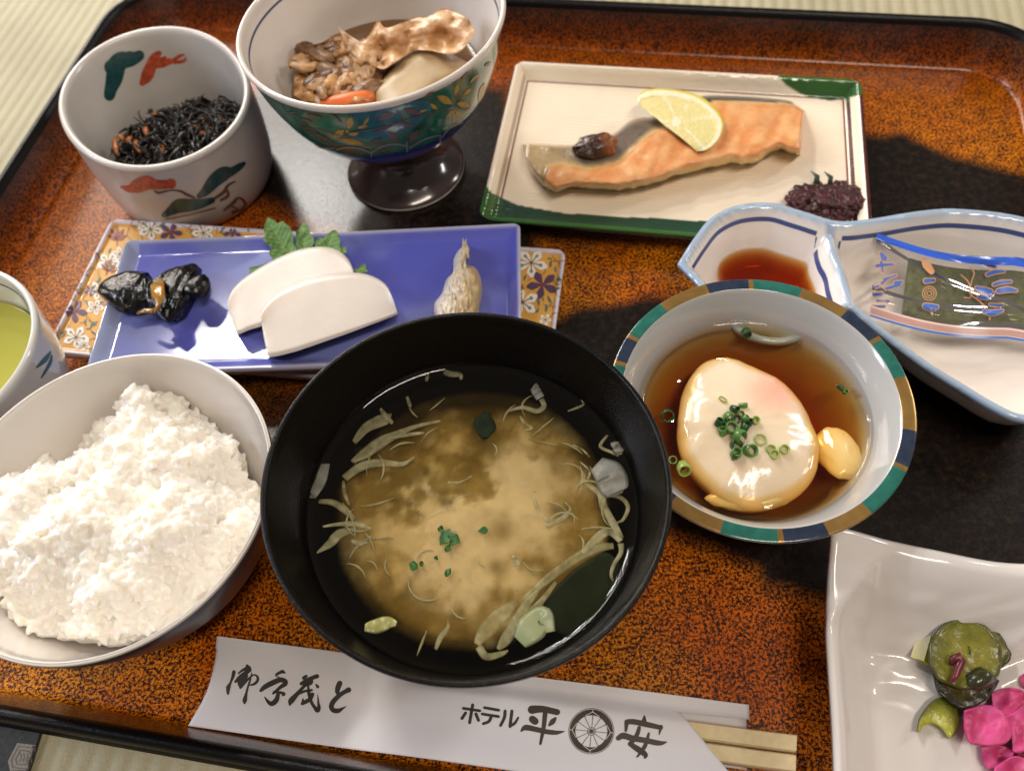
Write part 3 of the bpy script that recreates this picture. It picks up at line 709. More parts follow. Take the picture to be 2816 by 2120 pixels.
# ------------------------------------------------------------------ gourd dish
def gourd():
    zr = .031
    out_px = [(1864, 722), (1908, 654), (1957, 596), (2029, 562), (2122, 555), (2205, 577), (2304, 605), (2397, 599), (2534, 577), (2644, 572), (2816, 594), (3000, 660), (3110, 790), (3120, 940), (3060, 1080), (2930, 1160), (2816, 1154), (2737, 1122), (2640, 1064), (2546, 1006), (2450, 935), (2378, 878), (2330, 846), (2260, 900), (2160, 940), (2050, 920), (1970, 850), (1925, 785)]
    P = [at(x, y, zr) for x, y in out_px]; n = 240
    ring = cr([tuple(p)[:2] for p in P]+[tuple(P[0])[:2]], n+1)[:-1]
    t = thing('gourd_dish', 'white gourd shaped dish with pale blue edge and a divided sauce chamber', 'dish', at(2420, 760, 0))
    # grid over bbox in world coords, clipped by signed distance -> build from rings by shrinking along distance: use CDT
    X0 = min(p[0] for p in ring); X1 = max(p[0] for p in ring); Y0 = min(p[1] for p in ring); Y1 = max(p[1] for p in ring)
    st = .0016; xs = np.arange(X0, X1, st); ys = np.arange(Y0, Y1, st); XX, YY = np.meshgrid(xs, ys); sd = sdist(XX, YY, ring)
    div = [tuple(at(x, y, .028))[:2] for x, y in ((2290, 560), (2276, 612), (2285, 650), (2293, 690), (2312, 730), (2322, 770), (2334, 810), (2344, 850), (2352, 900))]
    def ddiv(x, y):
        b = 1e9
        for i in range(len(div)-1):
            (x0, y0), (x1, y1) = div[i], div[i+1]; dx, dy = x1-x0, y1-y0; q = max(0, min(1, ((x-x0)*dx+(y-y0)*dy)/(dx*dx+dy*dy))); b = min(b, math.hypot(x-x0-q*dx, y-y0-q*dy))
        return b
    pts = [Vector(p) for p in ring]
    pts += [Vector((float(XX[i, j]), float(YY[i, j]))) for i in range(XX.shape[0]) for j in range(XX.shape[1]) if sd[i, j] > st*.6]
    r = delaunay_2d_cdt(pts, [(i, (i+1) % n) for i in range(n)], [], 1, 1e-7); V2, F2 = r[0], r[2]
    A = np.array([tuple(v) for v in V2]); D = sdist(A[:, 0], A[:, 1], ring); D[D < 0] = 0
    pale = srgb(158, 178, 200); lineb = srgb(62, 76, 128); whi = srgb(240, 232, 224)
    V = []; C = []
    for (x, y), d in zip(A, D):
        d = float(d); h = .008 + (zr-.008)*(1-sm(.0008, .015, d)) - .0006*(1-sm(0, .001, d)); e = ddiv(x, y)
        h = max(h, .008+.019*(1-sm(.0008, .0095, e)))
        V.append(Vector((x, y, h)))
        k = min(d, e*.9)
        c = lerp(pale, whi, sm(.002, .0038, d)); c = lerp(lerp(whi, pale, 1-sm(.0014, .003, e)), c, sm(.0005, .003, e)) if e < .004 else c
        C.append(c)
    nb = len(V)
    V += [Vector((v.x, v.y, max(.002, v.z-.0035-(0 if D[i] > 0.0001 else -.0015)))) for i, v in enumerate(V)]; C += [pale if D[i] < .006 else whi for i in range(nb)]
    F = [tuple(f) for f in F2]+[tuple(nb+i for i in f[::-1]) for f in F2]
    F += [(i, (i+1) % n, nb+(i+1) % n, nb+i) for i in range(n)]
    mkobj('dish_body', V, F, MATS['painted_porcelain'], t, cols=C)
    V, F = grid(80, 3, lambda a, b: Vector((*at(2560, 800, 0).xy, 0))+Vector((math.cos(a*6.2832)*.034, math.sin(a*6.2832)*.028, .0002+b*.006)), cu=True)
    part('foot_ring', (V, F), MATS['white_porcelain'], t)
    def hh(x, y, d): return max(.008 + (zr-.008)*(1-sm(.0008, .015, d)), .008+.019*(1-sm(.0008, .0095, ddiv(x, y))))
    def off_line(dd, w2):
        V = []; F = []; prev = None
        for i in range(n):
            p0, p1, p = ring[i-1], ring[(i+1) % n], ring[i]; tx, ty = p1[0]-p0[0], p1[1]-p0[1]; l = math.hypot(tx, ty); nx, ny = ty/l, -tx/l
            q = (p[0]+nx*dd, p[1]+ny*dd)
            if not inpoly(q[0], q[1], ring): nx, ny = -nx, -ny; q = (p[0]+nx*dd, p[1]+ny*dd)
            if ddiv(*q) < .0045: prev = None; continue
            row = []
            for k in (-1, 1):
                a, b = q[0]+nx*w2*k, q[1]+ny*w2*k; row.append(Vector((a, b, hh(a, b, dd+w2*k)+.00022)))
            bb = len(V); V += row
            if prev is not None: F.append((prev, prev+1, bb+1, bb))
            prev = bb
        return V, F
    part('blue_line', off_line(.0050, .00042), lm_ := mat('gourd_blue_line', (.06, .085, .24), .2), t)
    dv = cr(div, 60)
    for sgn in (-1, 1):
        V = []; F = []
        for i in range(60):
            p0, p1, p = dv[max(0, i-1)], dv[min(59, i+1)], dv[i]; tx, ty = p1[0]-p0[0], p1[1]-p0[1]; l = math.hypot(tx, ty); nx, ny = ty/l*sgn, -tx/l*sgn
            q = (p[0]+nx*.0042, p[1]+ny*.0042); dd = float(sdist(np.array([q[0]]), np.array([q[1]]), ring)[0])
            if dd < .005: continue
            for k in (-1, 1):
                a, b = q[0]+nx*.0004*k, q[1]+ny*.0004*k; V.append(Vector((a, b, hh(a, b, dd)+.00022)))
        F = [(2*i, 2*i+1, 2*i+3, 2*i+2) for i in range(len(V)//2-1)]; part('blue_line', (V, F), lm_, t)
    # pointed lip of the small chamber, already in the outline. soy sauce:
    sp = [(1975, 700), (1985, 672), (2012, 662), (2070, 664), (2130, 672), (2185, 672), (2225, 688), (2246, 735), (2250, 790), (2246, 830), (2200, 850), (2120, 850), (2050, 830), (1998, 775), (1976, 735)]
    ring2 = cr([tuple(at(x, y, .0150))[:2] for x, y in sp]+[tuple(at(*sp[0], .0150))[:2]], 91)[:-1]
    cx = sum(p[0] for p in ring2)/90; cy_ = sum(p[1] for p in ring2)/90
    V = [Vector((cx, cy_, .0150))]; F = []
    ks = (.5, .85, .95, 1.0)
    for k, z in zip(ks, (.0150, .0150, .01495, .0142)):
        for p in ring2: V.append(Vector((cx+(p[0]-cx)*k, cy_+(p[1]-cy_)*k, z)))
    F += [(0, 1+a, 1+(a+1) % 90) for a in range(90)]
    for q in range(3): F += [(1+q*90+a, 1+(q+1)*90+a, 1+(q+1)*90+(a+1) % 90, 1+q*90+(a+1) % 90) for a in range(90)]
    nb = len(V); V += [Vector((v.x, v.y, .0065)) for v in V[1+270:1+360]]; F += [(1+270+a, nb+a, nb+(a+1) % 90, 1+270+(a+1) % 90) for a in range(90)]; F.append(tuple(nb+a for a in range(89, -1, -1)))
    tag(outward(mkobj('soy_sauce', V, F, liquid('soy_sauce', (.86, .58, .05), 560), loc=V[0])), 'reddish brown soy sauce pooled in the small chamber of the gourd dish', 'soy sauce')
def liquid(name, col, dens, tint=(1, 1, 1), rough=.0):
    """clear liquid: fresnel reflection over a straight-through surface, coloured by absorption inside"""
    m = bpy.data.materials.new(name); m.use_nodes = True; nt = m.node_tree; N = nt.nodes; L = nt.links; N.remove(N['Principled BSDF'])
    out = N['Material Output']; tb = N.new('ShaderNodeBsdfTransparent'); tb.inputs[0].default_value = (*tint, 1); gl = N.new('ShaderNodeBsdfGlossy'); gl.inputs['Roughness'].default_value = .015; gl.inputs['Color'].default_value = (1, 1, 1, 1)
    fr = N.new('ShaderNodeFresnel'); fr.inputs[0].default_value = 1.36; ms = N.new('ShaderNodeMixShader')
    ge = N.new('ShaderNodeNewGeometry'); mt = N.new('ShaderNodeMath'); mt.operation = 'SUBTRACT'; mt.inputs[0].default_value = 1; L.new(ge.outputs['Backfacing'], mt.inputs[1])
    mu = N.new('ShaderNodeMath'); mu.operation = 'MULTIPLY'; L.new(fr.outputs[0], mu.inputs[0]); L.new(mt.outputs[0], mu.inputs[1]); L.new(mu.outputs[0], ms.inputs[0]); L.new(tb.outputs[0], ms.inputs[1]); L.new(gl.outputs[0], ms.inputs[2]); L.new(ms.outputs[0], out.inputs['Surface'])
    if dens:
        ab = N.new('ShaderNodeVolumeAbsorption'); ab.inputs[0].default_value = (*col, 1); ab.inputs[1].default_value = dens; L.new(ab.outputs[0], out.inputs['Volume'])
    return m
gourd()
def nori():
    t = thing('seaweed_packet', 'clear cellophane packet of green seaweed with blue edge, lying in gourd dish', 'packet', at(2600, 780, .015))
    zc = .021
    def Z(x, y): return .0175 + .009*sm(900, 640, y) + .0015*math.sin(x*.02)
    TL, TRr, BL, BR = (2412, 640), (3020, 745), (2392, 868), (2960, 960)
    def pp(u, v, dz=0):   # u along, v across (0 top)
        x = (TL[0]*(1-u)+TRr[0]*u)*(1-v)+(BL[0]*(1-u)+BR[0]*u)*v; y = (TL[1]*(1-u)+TRr[1]*u)*(1-v)+(BL[1]*(1-u)+BR[1]*u)*v
        y += (1-v)*22*math.sin(min(1, u*1.6)*math.pi) + v*18*math.sin(min(1, u*1.5)*math.pi)
        return x, y, Z(x, y)+dz
    sheetm = mat('dark_green_nori', (.105, .115, .025), .5, var=.5, vscale=350, bump=.6, bscale=600)
    V, F = grid(40, 24, lambda a, b: at(*pp(.155+a*.80, .17+b*.66, -.0010+.0003*nz(a*9, b*9))))
    n = len(V); V2 = [v-Vector((0, 0, .0022)) for v in V]; F2 = [tuple(n+i for i in f[::-1]) for f in F]
    side = [(i*24, (i+1)*24, n+(i+1)*24, n+i*24) for i in range(39)]+[(i*24+23, (i+1)*24+23, n+(i+1)*24+23, n+i*24+23) for i in range(39)]+[(j, j+1, n+j+1, n+j) for j in range(23)]
    part('nori_sheet', (V+V2, F+F2+side), sheetm, t)
    # cellophane
    cel = bpy.data.materials.new('cellophane'); cel.use_nodes = True; nt = cel.node_tree; N = nt.nodes; N.remove(N['Principled BSDF'])
    tb = N.new('ShaderNodeBsdfTransparent'); tb.inputs[0].default_value = (.95, .94, .93, 1); gl = N.new('ShaderNodeBsdfGlossy'); gl.inputs['Roughness'].default_value = .06
    df = N.new('ShaderNodeBsdfDiffuse'); df.inputs[0].default_value = (.7, .68, .66, 1)
    lw = N.new('ShaderNodeFresnel'); lw.inputs[0].default_value = 1.45; m1 = N.new('ShaderNodeMixShader'); m0 = N.new('ShaderNodeMixShader'); m0.inputs[0].default_value = .05
    nt.links.new(tb.outputs[0], m0.inputs[1]); nt.links.new(df.outputs[0], m0.inputs[2])
    nt.links.new(lw.outputs[0], m1.inputs[0]); nt.links.new(m0.outputs[0], m1.inputs[1]); nt.links.new(gl.outputs[0], m1.inputs[2]); nt.links.new(m1.outputs[0], N['Material Output'].inputs[0])
    def wr(a, b):
        return .0012*nz(a*4, b*2, 5) + .00012*nz(a*12+b*6, b*8, 1) + .0012*math.exp(-((b-.70)*22)**2) + .0010*math.exp(-((b-(.12+a*.75))*26)**2)
    V, F = grid(150, 60, lambda a, b: at(*pp(a, b, .0004+wr(a, b))))
    part('film', (V, F), cel, t)
    f = [o for o in t.children if o.name.startswith('film')][0]
    d = Decal(f, .00012)
    blue = mat('print_blue', (.06, .16, .50), .3); org = mat('print_orange', (.72, .36, .18), .35); sky = mat('strip_blue', (.035, .12, .62), .22, var=.15, vscale=100, coat=.3)
    # blue tear strip
    V, F = grid(120, 5, lambda a, b: at(*pp(a, .005+b*(.075+.05*a), .0022+.0006*nz(a*5, b*2))))
    part('blue_strip', (V, F), sky, t)
    bot = mat('seam_band', (.72, .56, .50), .25)
    V, F = grid(120, 4, lambda a, b: at(*pp(a, .875+b*.105, .0021)))
    part('seam', (V, F), bot, t)
    for k, (v0, v1) in enumerate(((.985, 1.01),)):
        V, F = grid(120, 3, lambda a, b: at(*pp(a, v0+b*(v1-v0), .0023))); part('seam_edge', (V, F), blue, t)
    red = mat('print_red_line', (.42, .16, .12), .4)
    G = [grid(120, 2, lambda a, b: at(*pp(a, v0+b*.010, .0024))) for v0 in (.90, .925, .95)]
    part('seam_lines', join(*G), red, t)
    s = .21622; O = (2360, 600); c_ = lambda P: conv(P, *O, s)
    marks = [[(290, 450, 40), (330, 510, 80)], [(200, 615, 30), (300, 600, 36), (440, 590, 30)], [(290, 560, 30), (310, 680, 20)], [(330, 780, 30), (480, 730, 26)], [(480, 830, 60), (560, 810, 20)], [(350, 900, 30), (520, 850, 40)], [(150, 900, 20), (250, 870, 30)], [(140, 975, 34), (300, 960, 30)], [(240, 1050, 26), (380, 1060, 26)], [(170, 1130, 30), (330, 1125, 26)], [(300, 830, 30), (380, 760, 20)]]
    big = [[(1600, 560, 30), (1690, 600, 50), (1740, 630, 20)], [(1640, 720, 46), (1730, 690, 50), (1850, 680, 30)], [(1720, 850, 36), (1820, 820, 44), (1940, 810, 30)], [(1780, 930, 60), (1900, 910, 66), (2010, 925, 30)], [(1500, 890, 40), (1600, 930, 90), (1680, 930, 50)], [(1530, 1000, 30), (1640, 1010, 44), (1720, 950, 20)], [(1680, 1100, 40), (1760, 1110, 40), (1840, 1100, 20)], [(1600, 1190, 40), (1700, 1210, 60), (1830, 1180, 30)], [(860, 800, 60), (960, 790, 44)], [(850, 1120, 60), (940, 1140, 80), (1000, 1130, 40)]]
    for q in marks+big:
        d.stroke(c_([(p[0], p[1], p[2]+24) for p in q]), off=.00018, step=3)
    for q in ([(830, 540, 60), (870, 600, 110), (930, 680, 80)],): d.stroke(c_(q), off=.00018)
    for r_ in (88, 60, 30):
        pts = [(905+r_*math.cos(a), 960+r_*math.sin(a), 9) for a in np.linspace(0, 6.28, 24)]; d.stroke(c_(pts), off=.00018)
    d.stroke(c_([(1420, 620, 14), (1470, 700, 16), (1440, 800, 14), (1420, 950, 18), (1530, 1050, 20), (1600, 1120, 20)]), off=.00018); d.stroke(c_([(1300, 720, 12), (1400, 820, 16), (1430, 1000, 14), (1340, 1010, 14)]), off=.00018); d.stroke(c_([(1670, 1230, 14), (1670, 1290, 22)]), off=.00018); d.stroke(c_([(930, 1160, 30), (940, 1230, 20)]), off=.00018)
    d.done('orange_print', org, t)
    for q in marks+big: d.stroke(c_(q), off=.0003, step=3)
    d.done('blue_print', blue, t)
nori()

# ------------------------------------------------------------------ blue and gold plate
def blueplate():
    gz, bz = .012, .022
    t = thing('slab_plate', 'flat blue glazed slab plate with gold and flower patterned ends showing behind it', 'plate', (*at(900, 850, 0).xy, 0))
    g0 = at(307, 603, gz); g1 = at(1556, 688, gz); g2 = at(207, 972, gz); e = (g1-g0).normalized(); ang = math.atan2(e.y, e.x)
    # gold sheet : corners from its top line and its left end
    nrm = Vector((e.y, -e.x, 0)); hgt = (g2-g0).dot(nrm); c = g0 + (g1-g0)/2 + nrm*hgt/2; hx = (g1-g0).length/2; hy = hgt/2
    # left end is slanted outwards a little
    white = srgb(205, 200, 210); gold = srgb(214, 160, 72)
    def zf(a, b, x, y): d = min(hx-abs(x), hy-abs(y)); return gz-.0015+.0015*(1-sm(.0005, .0028, d))
    def cf(a, b, x, y, s): d = min(hx-abs(x), hy-abs(y)); return white if d < .0016 or not s else gold
    gm = mat('gold_ground', rough=.30, attr=True, var=.14, vscale=120, coat=.5)
    gb = rectplate(c.x, c.y, hx, hy, ang, zf, cf, gm, 220, 100, .0045, 'gold_sheet', t, exp=.004)
    # blue sheet
    b0 = at(346, 662, bz); b1 = at(1430, 614, bz); b3 = at(200, 1014, bz); b4 = at(907, 1015, bz)
    e = (b1-b0).normalized(); nrm = Vector((e.y, -e.x, 0)); hgt = .5*((b4-b0).dot(nrm)+(b3-b0).dot(nrm)); hx2 = (b1-b0).length/2; hy2 = hgt/2
    c2 = b0+(b1-b0)/2+nrm*hy2; ang2 = math.atan2(e.y, e.x); sh = (b3-b0).dot(e)/hgt
    whi = srgb(176, 176, 196)
    def zf2(a, b, x, y): d = min(hx2-abs(x), hy2-abs(y)); return bz-.0030+.0030*(1-sm(.0, .006, d))-.0006*math.cos(a*1.5)
    def cf2(a, b, x, y, s):
        d = min(hx2-abs(x), hy2-abs(y)); k = fbm(x, y, 3, 25, 4)
        blue = lerp(srgb(92, 96, 186), srgb(120, 128, 192), sm(-.3, .6, k+.35*(-a)))
        pale = srgb(150, 160, 196)
        if not s: return whi
        return lerp(whi, blue, sm(.0004, .0020, d)) if a > -.93 else lerp(pale, blue, sm(.002, .012, d))
    bm_ = mat('blue_glaze', rough=.12, attr=True, var=.05, vscale=50, coat=.6)
    rectplate(c2.x, c2.y, hx2, hy2, ang2, zf2, cf2, bm_, 150, 80, .0045, 'blue_sheet', t, exp=.003)
    # body joining the two sheets, and feet
    V, F = grid(4, 2, lambda a, b: Vector((c2.x, c2.y, .0055 if b < .5 else .0155))+Matrix.Rotation(ang2, 3, 'Z') @ Vector((hx2*.72*(-1 if a*3 in (0, 3) or a < .1 or a > .9 else 1), 0, 0)), cu=True)
    q = [(-1, -1), (1, -1), (1, 1), (-1, 1)]
    V = [Vector((c2.x, c2.y, z))+Matrix.Rotation(ang2, 3, 'Z') @ Vector((a*hx2*.72, b*hy2*.55, 0)) for z in (.0002, .0155) for a, b in q]
    part('foot', (V, [(0, 3, 2, 1), (4, 5, 6, 7), (0, 1, 5, 4), (1, 2, 6, 5), (2, 3, 7, 6), (3, 0, 4, 7)]), MATS['white_porcelain'], t, smooth=False)
    d = Decal(gb, .00010)
    W = mat('flower_white', (.80, .75, .70), .3); G = mat('leaf_teal', (.06, .14, .13), .3); Rm = mat('maple_red', (.25, .045, .025), .3); Pu = mat('flower_purple', (.10, .05, .11), .3); Gn = mat('flower_green_vein', (.20, .23, .10), .35); Or = mat('scroll_brown', (.30, .13, .04), .35)
    def petals(cx, cy_, r, n=5, a0=0, w_=.62, sq=.85):
        out = []
        for k in range(n):
            a = a0+k*2*math.pi/n; out.append([(cx+r*.12*math.cos(a), cy_+r*.12*math.sin(a)*sq, r*.12), (cx+r*.5*math.cos(a), cy_+r*.5*math.sin(a)*sq, r*w_*.8), (cx+r*.82*math.cos(a), cy_+r*.82*math.sin(a)*sq, r*w_), (cx+r*.98*math.cos(a), cy_+r*.98*math.sin(a)*sq, r*.35)])
        return out
    whites = [(1461, 724, 40, .3), (1437, 832, 40, -.5), (415, 632, 30, .2), (560, 642, 28, .6), (300, 722, 30, .2), (270, 800, 26, .5), (210, 928, 32, .2), (262, 846, 22, .1), (395, 615, 20, .9), (232, 950, 16, .4), (330, 700, 20, .8), (1500, 880, 16, .2)]
    purples = [(1492, 784, 38, .5), (204, 856, 32, .2), (470, 640, 28, .1), (640, 640, 22, .4), (250, 800, 16, .3)]
    maples = [(322, 660, 40, -1.57), (296, 746, 34, -1.2), (1425, 790, 18, .2)]
    for x, y, r, a in whites:
        for q in petals(x, y, r, a0=a): d.stroke(q, off=.0002)
        d.done('white_flower', W, gb)
    for x, y, r, a in whites:
        for q in petals(x, y, r*.7, a0=a, w_=.16): d.stroke(q, off=.0003)
        d.done('flower_vein', Gn, gb)
    for x, y, r, a in purples:
        for q in petals(x, y, r, a0=a, w_=.55): d.stroke(q, off=.00022)
        d.done('purple_flower', Pu, gb)
    for x, y, r, a in maples:
        for k in (-1.15, -.55, 0, .55, 1.15):
            aa = a+k; l = r*(1-.25*abs(k)); d.stroke([(x, y, 4), (x+l*.45*math.cos(aa), y+l*.45*math.sin(aa), r*.3), (x+l*math.cos(aa), y+l*math.sin(aa), 2)], off=.00024)
        d.stroke([(x, y, 3), (x-r*.4*math.cos(a), y-r*.4*math.sin(a), 2)], off=.00024)
        d.done('maple_leaf', Rm, gb)
    for x, y, r, a in whites+purples: d.poly(circ(x, y, r*.09+1), off=.00034); d.done('flower_heart', Rm, gb)
    random.seed(3); occ = whites+purples+maples
    cand = [(random.uniform(150, 345), random.uniform(690, 965)) for _ in range(170)]+[(random.uniform(1422, 1545), random.uniform(696, 885)) for _ in range(60)]+[(random.uniform(330, 700), random.uniform(610, 660)) for _ in range(40)]
    ok = [(x, y) for x, y in cand if all(math.hypot(x-o[0], y-o[1]) > o[2]*.9 for o in occ)]
    for x, y in ok[::2]:
        a = random.uniform(0, 6.28); l = random.uniform(6, 12); d.stroke([(x-l*math.cos(a), y-l*math.sin(a), 1.5), (x, y, l*.7), (x+l*math.cos(a+.3), y+l*math.sin(a+.3), 1.5)], off=.00016)
    d.done('teal_leaf', G, gb)['kind'] = 'stuff'
    for x, y in ok[1::2]:
        a = random.uniform(0, 6.28); l = random.uniform(10, 22); d.stroke([(x-l*math.cos(a), y-l*math.sin(a), 2), (x+l*.3*math.sin(a), y-l*.3*math.cos(a), 2.6), (x+l*math.cos(a+.6), y+l*math.sin(a+.6), 1.5)], off=.00013)
    d.done('scroll_line', Or, gb)['kind'] = 'stuff'
blueplate()
BZ = .0190
def blue_food():
    # kamaboko: two half-moon slices of fish cake
    km = mat('fish_cake', (.73, .66, .59), .34, var=.05, vscale=90, sss=.55, sssr=(.006, .0045, .003), bump=.06, bscale=500)
    s = .25230; O = (600, 580)
    def cake(A, B, zt, zb, lab):
        A = cr(conv(A, *O, s), 60); B = cr(conv(B, *O, s), 60); nu, nv = 60, 24; V = []
        for sd in (1, 0):
            for i in range(nu):
                for j in range(nv):
                    u, v = i/(nu-1), j/(nv-1); x = A[i][0]*(1-v)+B[i][0]*v; y = A[i][1]*(1-v)+B[i][1]*v
                    dist = min(v, 1-v)*math.hypot(A[i][0]-B[i][0], A[i][1]-B[i][1]); e = min(1, dist/7+.0, min(u, 1-u)/.02+.25); e = math.sqrt(max(0, 1-(1-e)**2))
                    z = (zt(u, v)-(1-e)*.0018) if sd else zb(u, v)
                    V.append(at(x, y, z))
        n = nu*nv; F = []
        for i in range(nu-1):
            for j in range(nv-1): a = i*nv+j; F += [(a, a+1, a+nv+1, a+nv), (n+a, n+a+nv, n+a+nv+1, n+a+1)]
            for j in (0, nv-1): a = i*nv+j; F.append((a, a+nv, n+a+nv, n+a))
        for j in range(nv-1):
            for i in (0, nu-1): a = i*nv+j; F.append((a, a+1, n+a+1, n+a))
        o = mkobj('fish_cake_slice', V, F, km, loc=V[n+n//2]); tag(o, lab, 'fish cake', 'white fish cake slices on the blue plate')
    cake([(108, 1060), (110, 960), (180, 830), (330, 700), (560, 560), (800, 450), (1000, 402), (1180, 396), (1320, 440), (1410, 520), (1465, 620), (1500, 760)],
         [(118, 1100), (150, 1200), (180, 1270), (212, 1345), (330, 1300), (480, 1255), (620, 1200), (800, 1130), (1000, 1050), (1200, 980), (1380, 900), (1510, 800)],
         lambda u, v: .0262+.002*(1-v), lambda u, v: BZ+.0004, 'rear half moon slice of white fish cake, overlapped by the front one')
    cake([(470, 1200), (472, 1110), (540, 1000), (680, 880), (880, 780), (1100, 715), (1350, 680), (1560, 680), (1720, 730), (1830, 810), (1890, 920), (1925, 1020)],
         [(476, 1240), (500, 1400), (530, 1520), (560, 1592), (800, 1545), (1000, 1480), (1200, 1410), (1400, 1340), (1600, 1265), (1800, 1190), (1940, 1135), (1955, 1110)],
         lambda u, v: .0335-.004*v, lambda u, v: BZ+.0006+.0070*(1-v)*sm(.0, .5, 1-v), 'front half moon slice of white fish cake lying on the rear slice')
    # serrated green leaf behind
    lm = mat('green_leaf', rough=.6, attr=True, var=.15, vscale=300, bump=.3, bscale=700, sss=.1)
    lt = thing('garnish_leaf', 'serrated green leaf tucked behind the white fish cake slices', 'leaf', at(800, 700, BZ))
    outl = [([(535, 70), (600, 95), (640, 135), (700, 110), (745, 150), (790, 180), (800, 225), (818, 290), (818, 350), (850, 400), (860, 470), (760, 560), (620, 560), (600, 520), (560, 480), (552, 440), (582, 420), (545, 370), (500, 340), (484, 300), (530, 262), (500, 225), (498, 170), (520, 110)], (780, 520), (545, 100)),
            ([(935, 118), (970, 150), (990, 205), (1002, 250), (1038, 280), (1048, 340), (1030, 380), (1010, 460), (880, 480), (850, 400), (838, 330), (852, 270), (842, 222), (880, 200), (902, 160)], (940, 460), (935, 125)),
            ([(1270, 200), (1312, 240), (1308, 280), (1335, 312), (1322, 380), (1345, 440), (1200, 460), (1060, 450), (1055, 385), (1062, 330), (1105, 290), (1150, 305), (1175, 262), (1222, 230)], (1180, 450), (1270, 210)),
            ([(335, 620), (440, 600), (520, 570), (520, 640), (400, 700), (342, 690), (350, 655)], (500, 620), (340, 640)), ([(1480, 640), (1530, 615), (1558, 590), (1602, 572), (1612, 620), (1632, 662), (1500, 690)], (1480, 670), (1610, 600)), ([(1310, 400), (1360, 385), (1392, 402), (1400, 455), (1330, 470)], (1310, 450), (1390, 400))]
    dk = srgb(62, 104, 46); lt_ = srgb(128, 166, 88)
    for k, (P, b0, b1) in enumerate(outl):
        V2 = [Vector(p) for p in P]; n0 = len(V2); mx_ = max(p[0] for p in P); my_ = max(p[1] for p in P)
        V2 += [Vector((x, y)) for x in np.arange(min(p[0] for p in P)+9, mx_, 14) for y in np.arange(min(p[1] for p in P)+9, my_, 14) if inpoly(x, y, P)]
        r = delaunay_2d_cdt(V2, [(i, (i+1) % n0) for i in range(n0)], [], 1, .01); vv, ff = r[0], r[2]; dx, dy = b1[0]-b0[0], b1[1]-b0[1]; L2 = math.hypot(dx, dy)
        V = []; C = []
        for v in vv:
            t_ = ((v.x-b0[0])*dx+(v.y-b0[1])*dy)/L2; dd = abs((v.x-b0[0])*dy-(v.y-b0[1])*dx)/L2; vein = max(1-sm(2, 11, dd), .6*(1-sm(.06, .30, abs(((t_-dd*.8)/55) % 1-.5))))
            V.append(at(600+v.x*s, 580+v.y*s, BZ+.0030+.0030*sm(0, 400, t_)+.000012*dd+.0006*nz(v.x, v.y, k, .02)+k*.0002)); C.append(lerp(dk, lt_, min(1, .25+.3*nz(v.x, v.y, k, .012)+.75*vein)))
        n = len(V); ff = [tuple(f) for f in ff]; V += [v-Vector((0, 0, .00035)) for v in V]; C += C
        mkobj('leaf_lobe', V, ff+[tuple(n+i for i in f[::-1]) for f in ff]+[(i, (i+1) % n0, n+(i+1) % n0, n+i) for i in range(n0)], lm, lt, cols=C)
    # kombu roll
    kb = thing('kelp_roll', 'glossy black kelp roll tied with an amber strip on the blue plate', 'kelp roll', at(420, 810, BZ))
    s = .19891; O = (293, 602); km2 = mat('glossy_kelp', (.006, .0055, .004), .2, var=.5, vscale=300, bump=.6, bscale=420); am = mat('amber_gourd_strip', (.34, .17, .02), .18, var=.4, vscale=300, bump=.4, coat=.5)
    def sect(c, ry, rz): pass
    def roll(path, nm):
        V = []; F = []; nn = 36; P = cr(path, 34)
        for i, (x, y, r) in enumerate(P):
            q = P[min(33, i+1)]; p0 = P[max(0, i-1)]; a0 = at(O[0]+x*s, O[1]+y*s, BZ); tdir = (at(O[0]+q[0]*s, O[1]+q[1]*s, BZ)-at(O[0]+p0[0]*s, O[1]+p0[1]*s, BZ)).normalized(); sd = Vector((tdir.y, -tdir.x, 0))
            R = (at(O[0], O[1]+r*s, BZ)-at(O[0], O[1], BZ)).length*.84
            for k in range(nn):
                a = k/nn*6.2832; rr = R*(1+.16*nz(math.cos(a)*2+i*.08, math.sin(a)*2, i*.1)+.05*math.sin(a*9+i*.3))
                V.append(a0+sd*(rr*math.cos(a))+Vector((0, 0, .0052+.0055*math.sin(a)*(1+.2*nz(i*.2, a)))))
        for i in range(33):
            for k in range(nn): F.append((i*nn+k, i*nn+(k+1) % nn, (i+1)*nn+(k+1) % nn, (i+1)*nn+k))
        F += [tuple(range(nn-1, -1, -1)), tuple(33*nn+k for k in range(nn))]
        mkobj(nm, V, F, km2, kb)
    roll([(110, 1250, 130), (200, 1180, 240), (400, 1120, 270), (600, 1130, 240), (700, 1110, 180)], 'rolled_kelp')
    roll([(740, 1120, 170), (850, 1130, 270), (1000, 1130, 350), (1130, 1130, 370), (1220, 1140, 330)], 'rolled_kelp')
    g = tube([at(O[0]+x*s, O[1]+y*s, BZ+z) for x, y, z in ((1150, 850, .008), (1230, 900, .0115), (1330, 960, .010), (1400, 1010, .008))], [.004, .0055, .005, .0028], 9, .35); mkobj('kelp_end', g[0], g[1], km2, kb)
    g = tube([at(O[0]+x*s, O[1]+y*s, BZ+z) for x, y, z in ((680, 850, .006), (700, 900, .0125), (710, 1000, .0155), (715, 1100, .0160), (710, 1200, .0145), (690, 1270, .009))], [.0026, .0030, .0027, .0027, .0026, .0022], 10, .35); mkobj('tie_strip', g[0], g[1], am, kb)
    g = tube([at(O[0]+x*s, O[1]+y*s, BZ+z) for x, y, z in ((430, 1300, .010), (520, 1270, .0125), (620, 1275, .012), (680, 1250, .0115))], [.0008, .0012, .0012, .0010], 8, .5); mkobj('tie_end', g[0], g[1], am, kb)
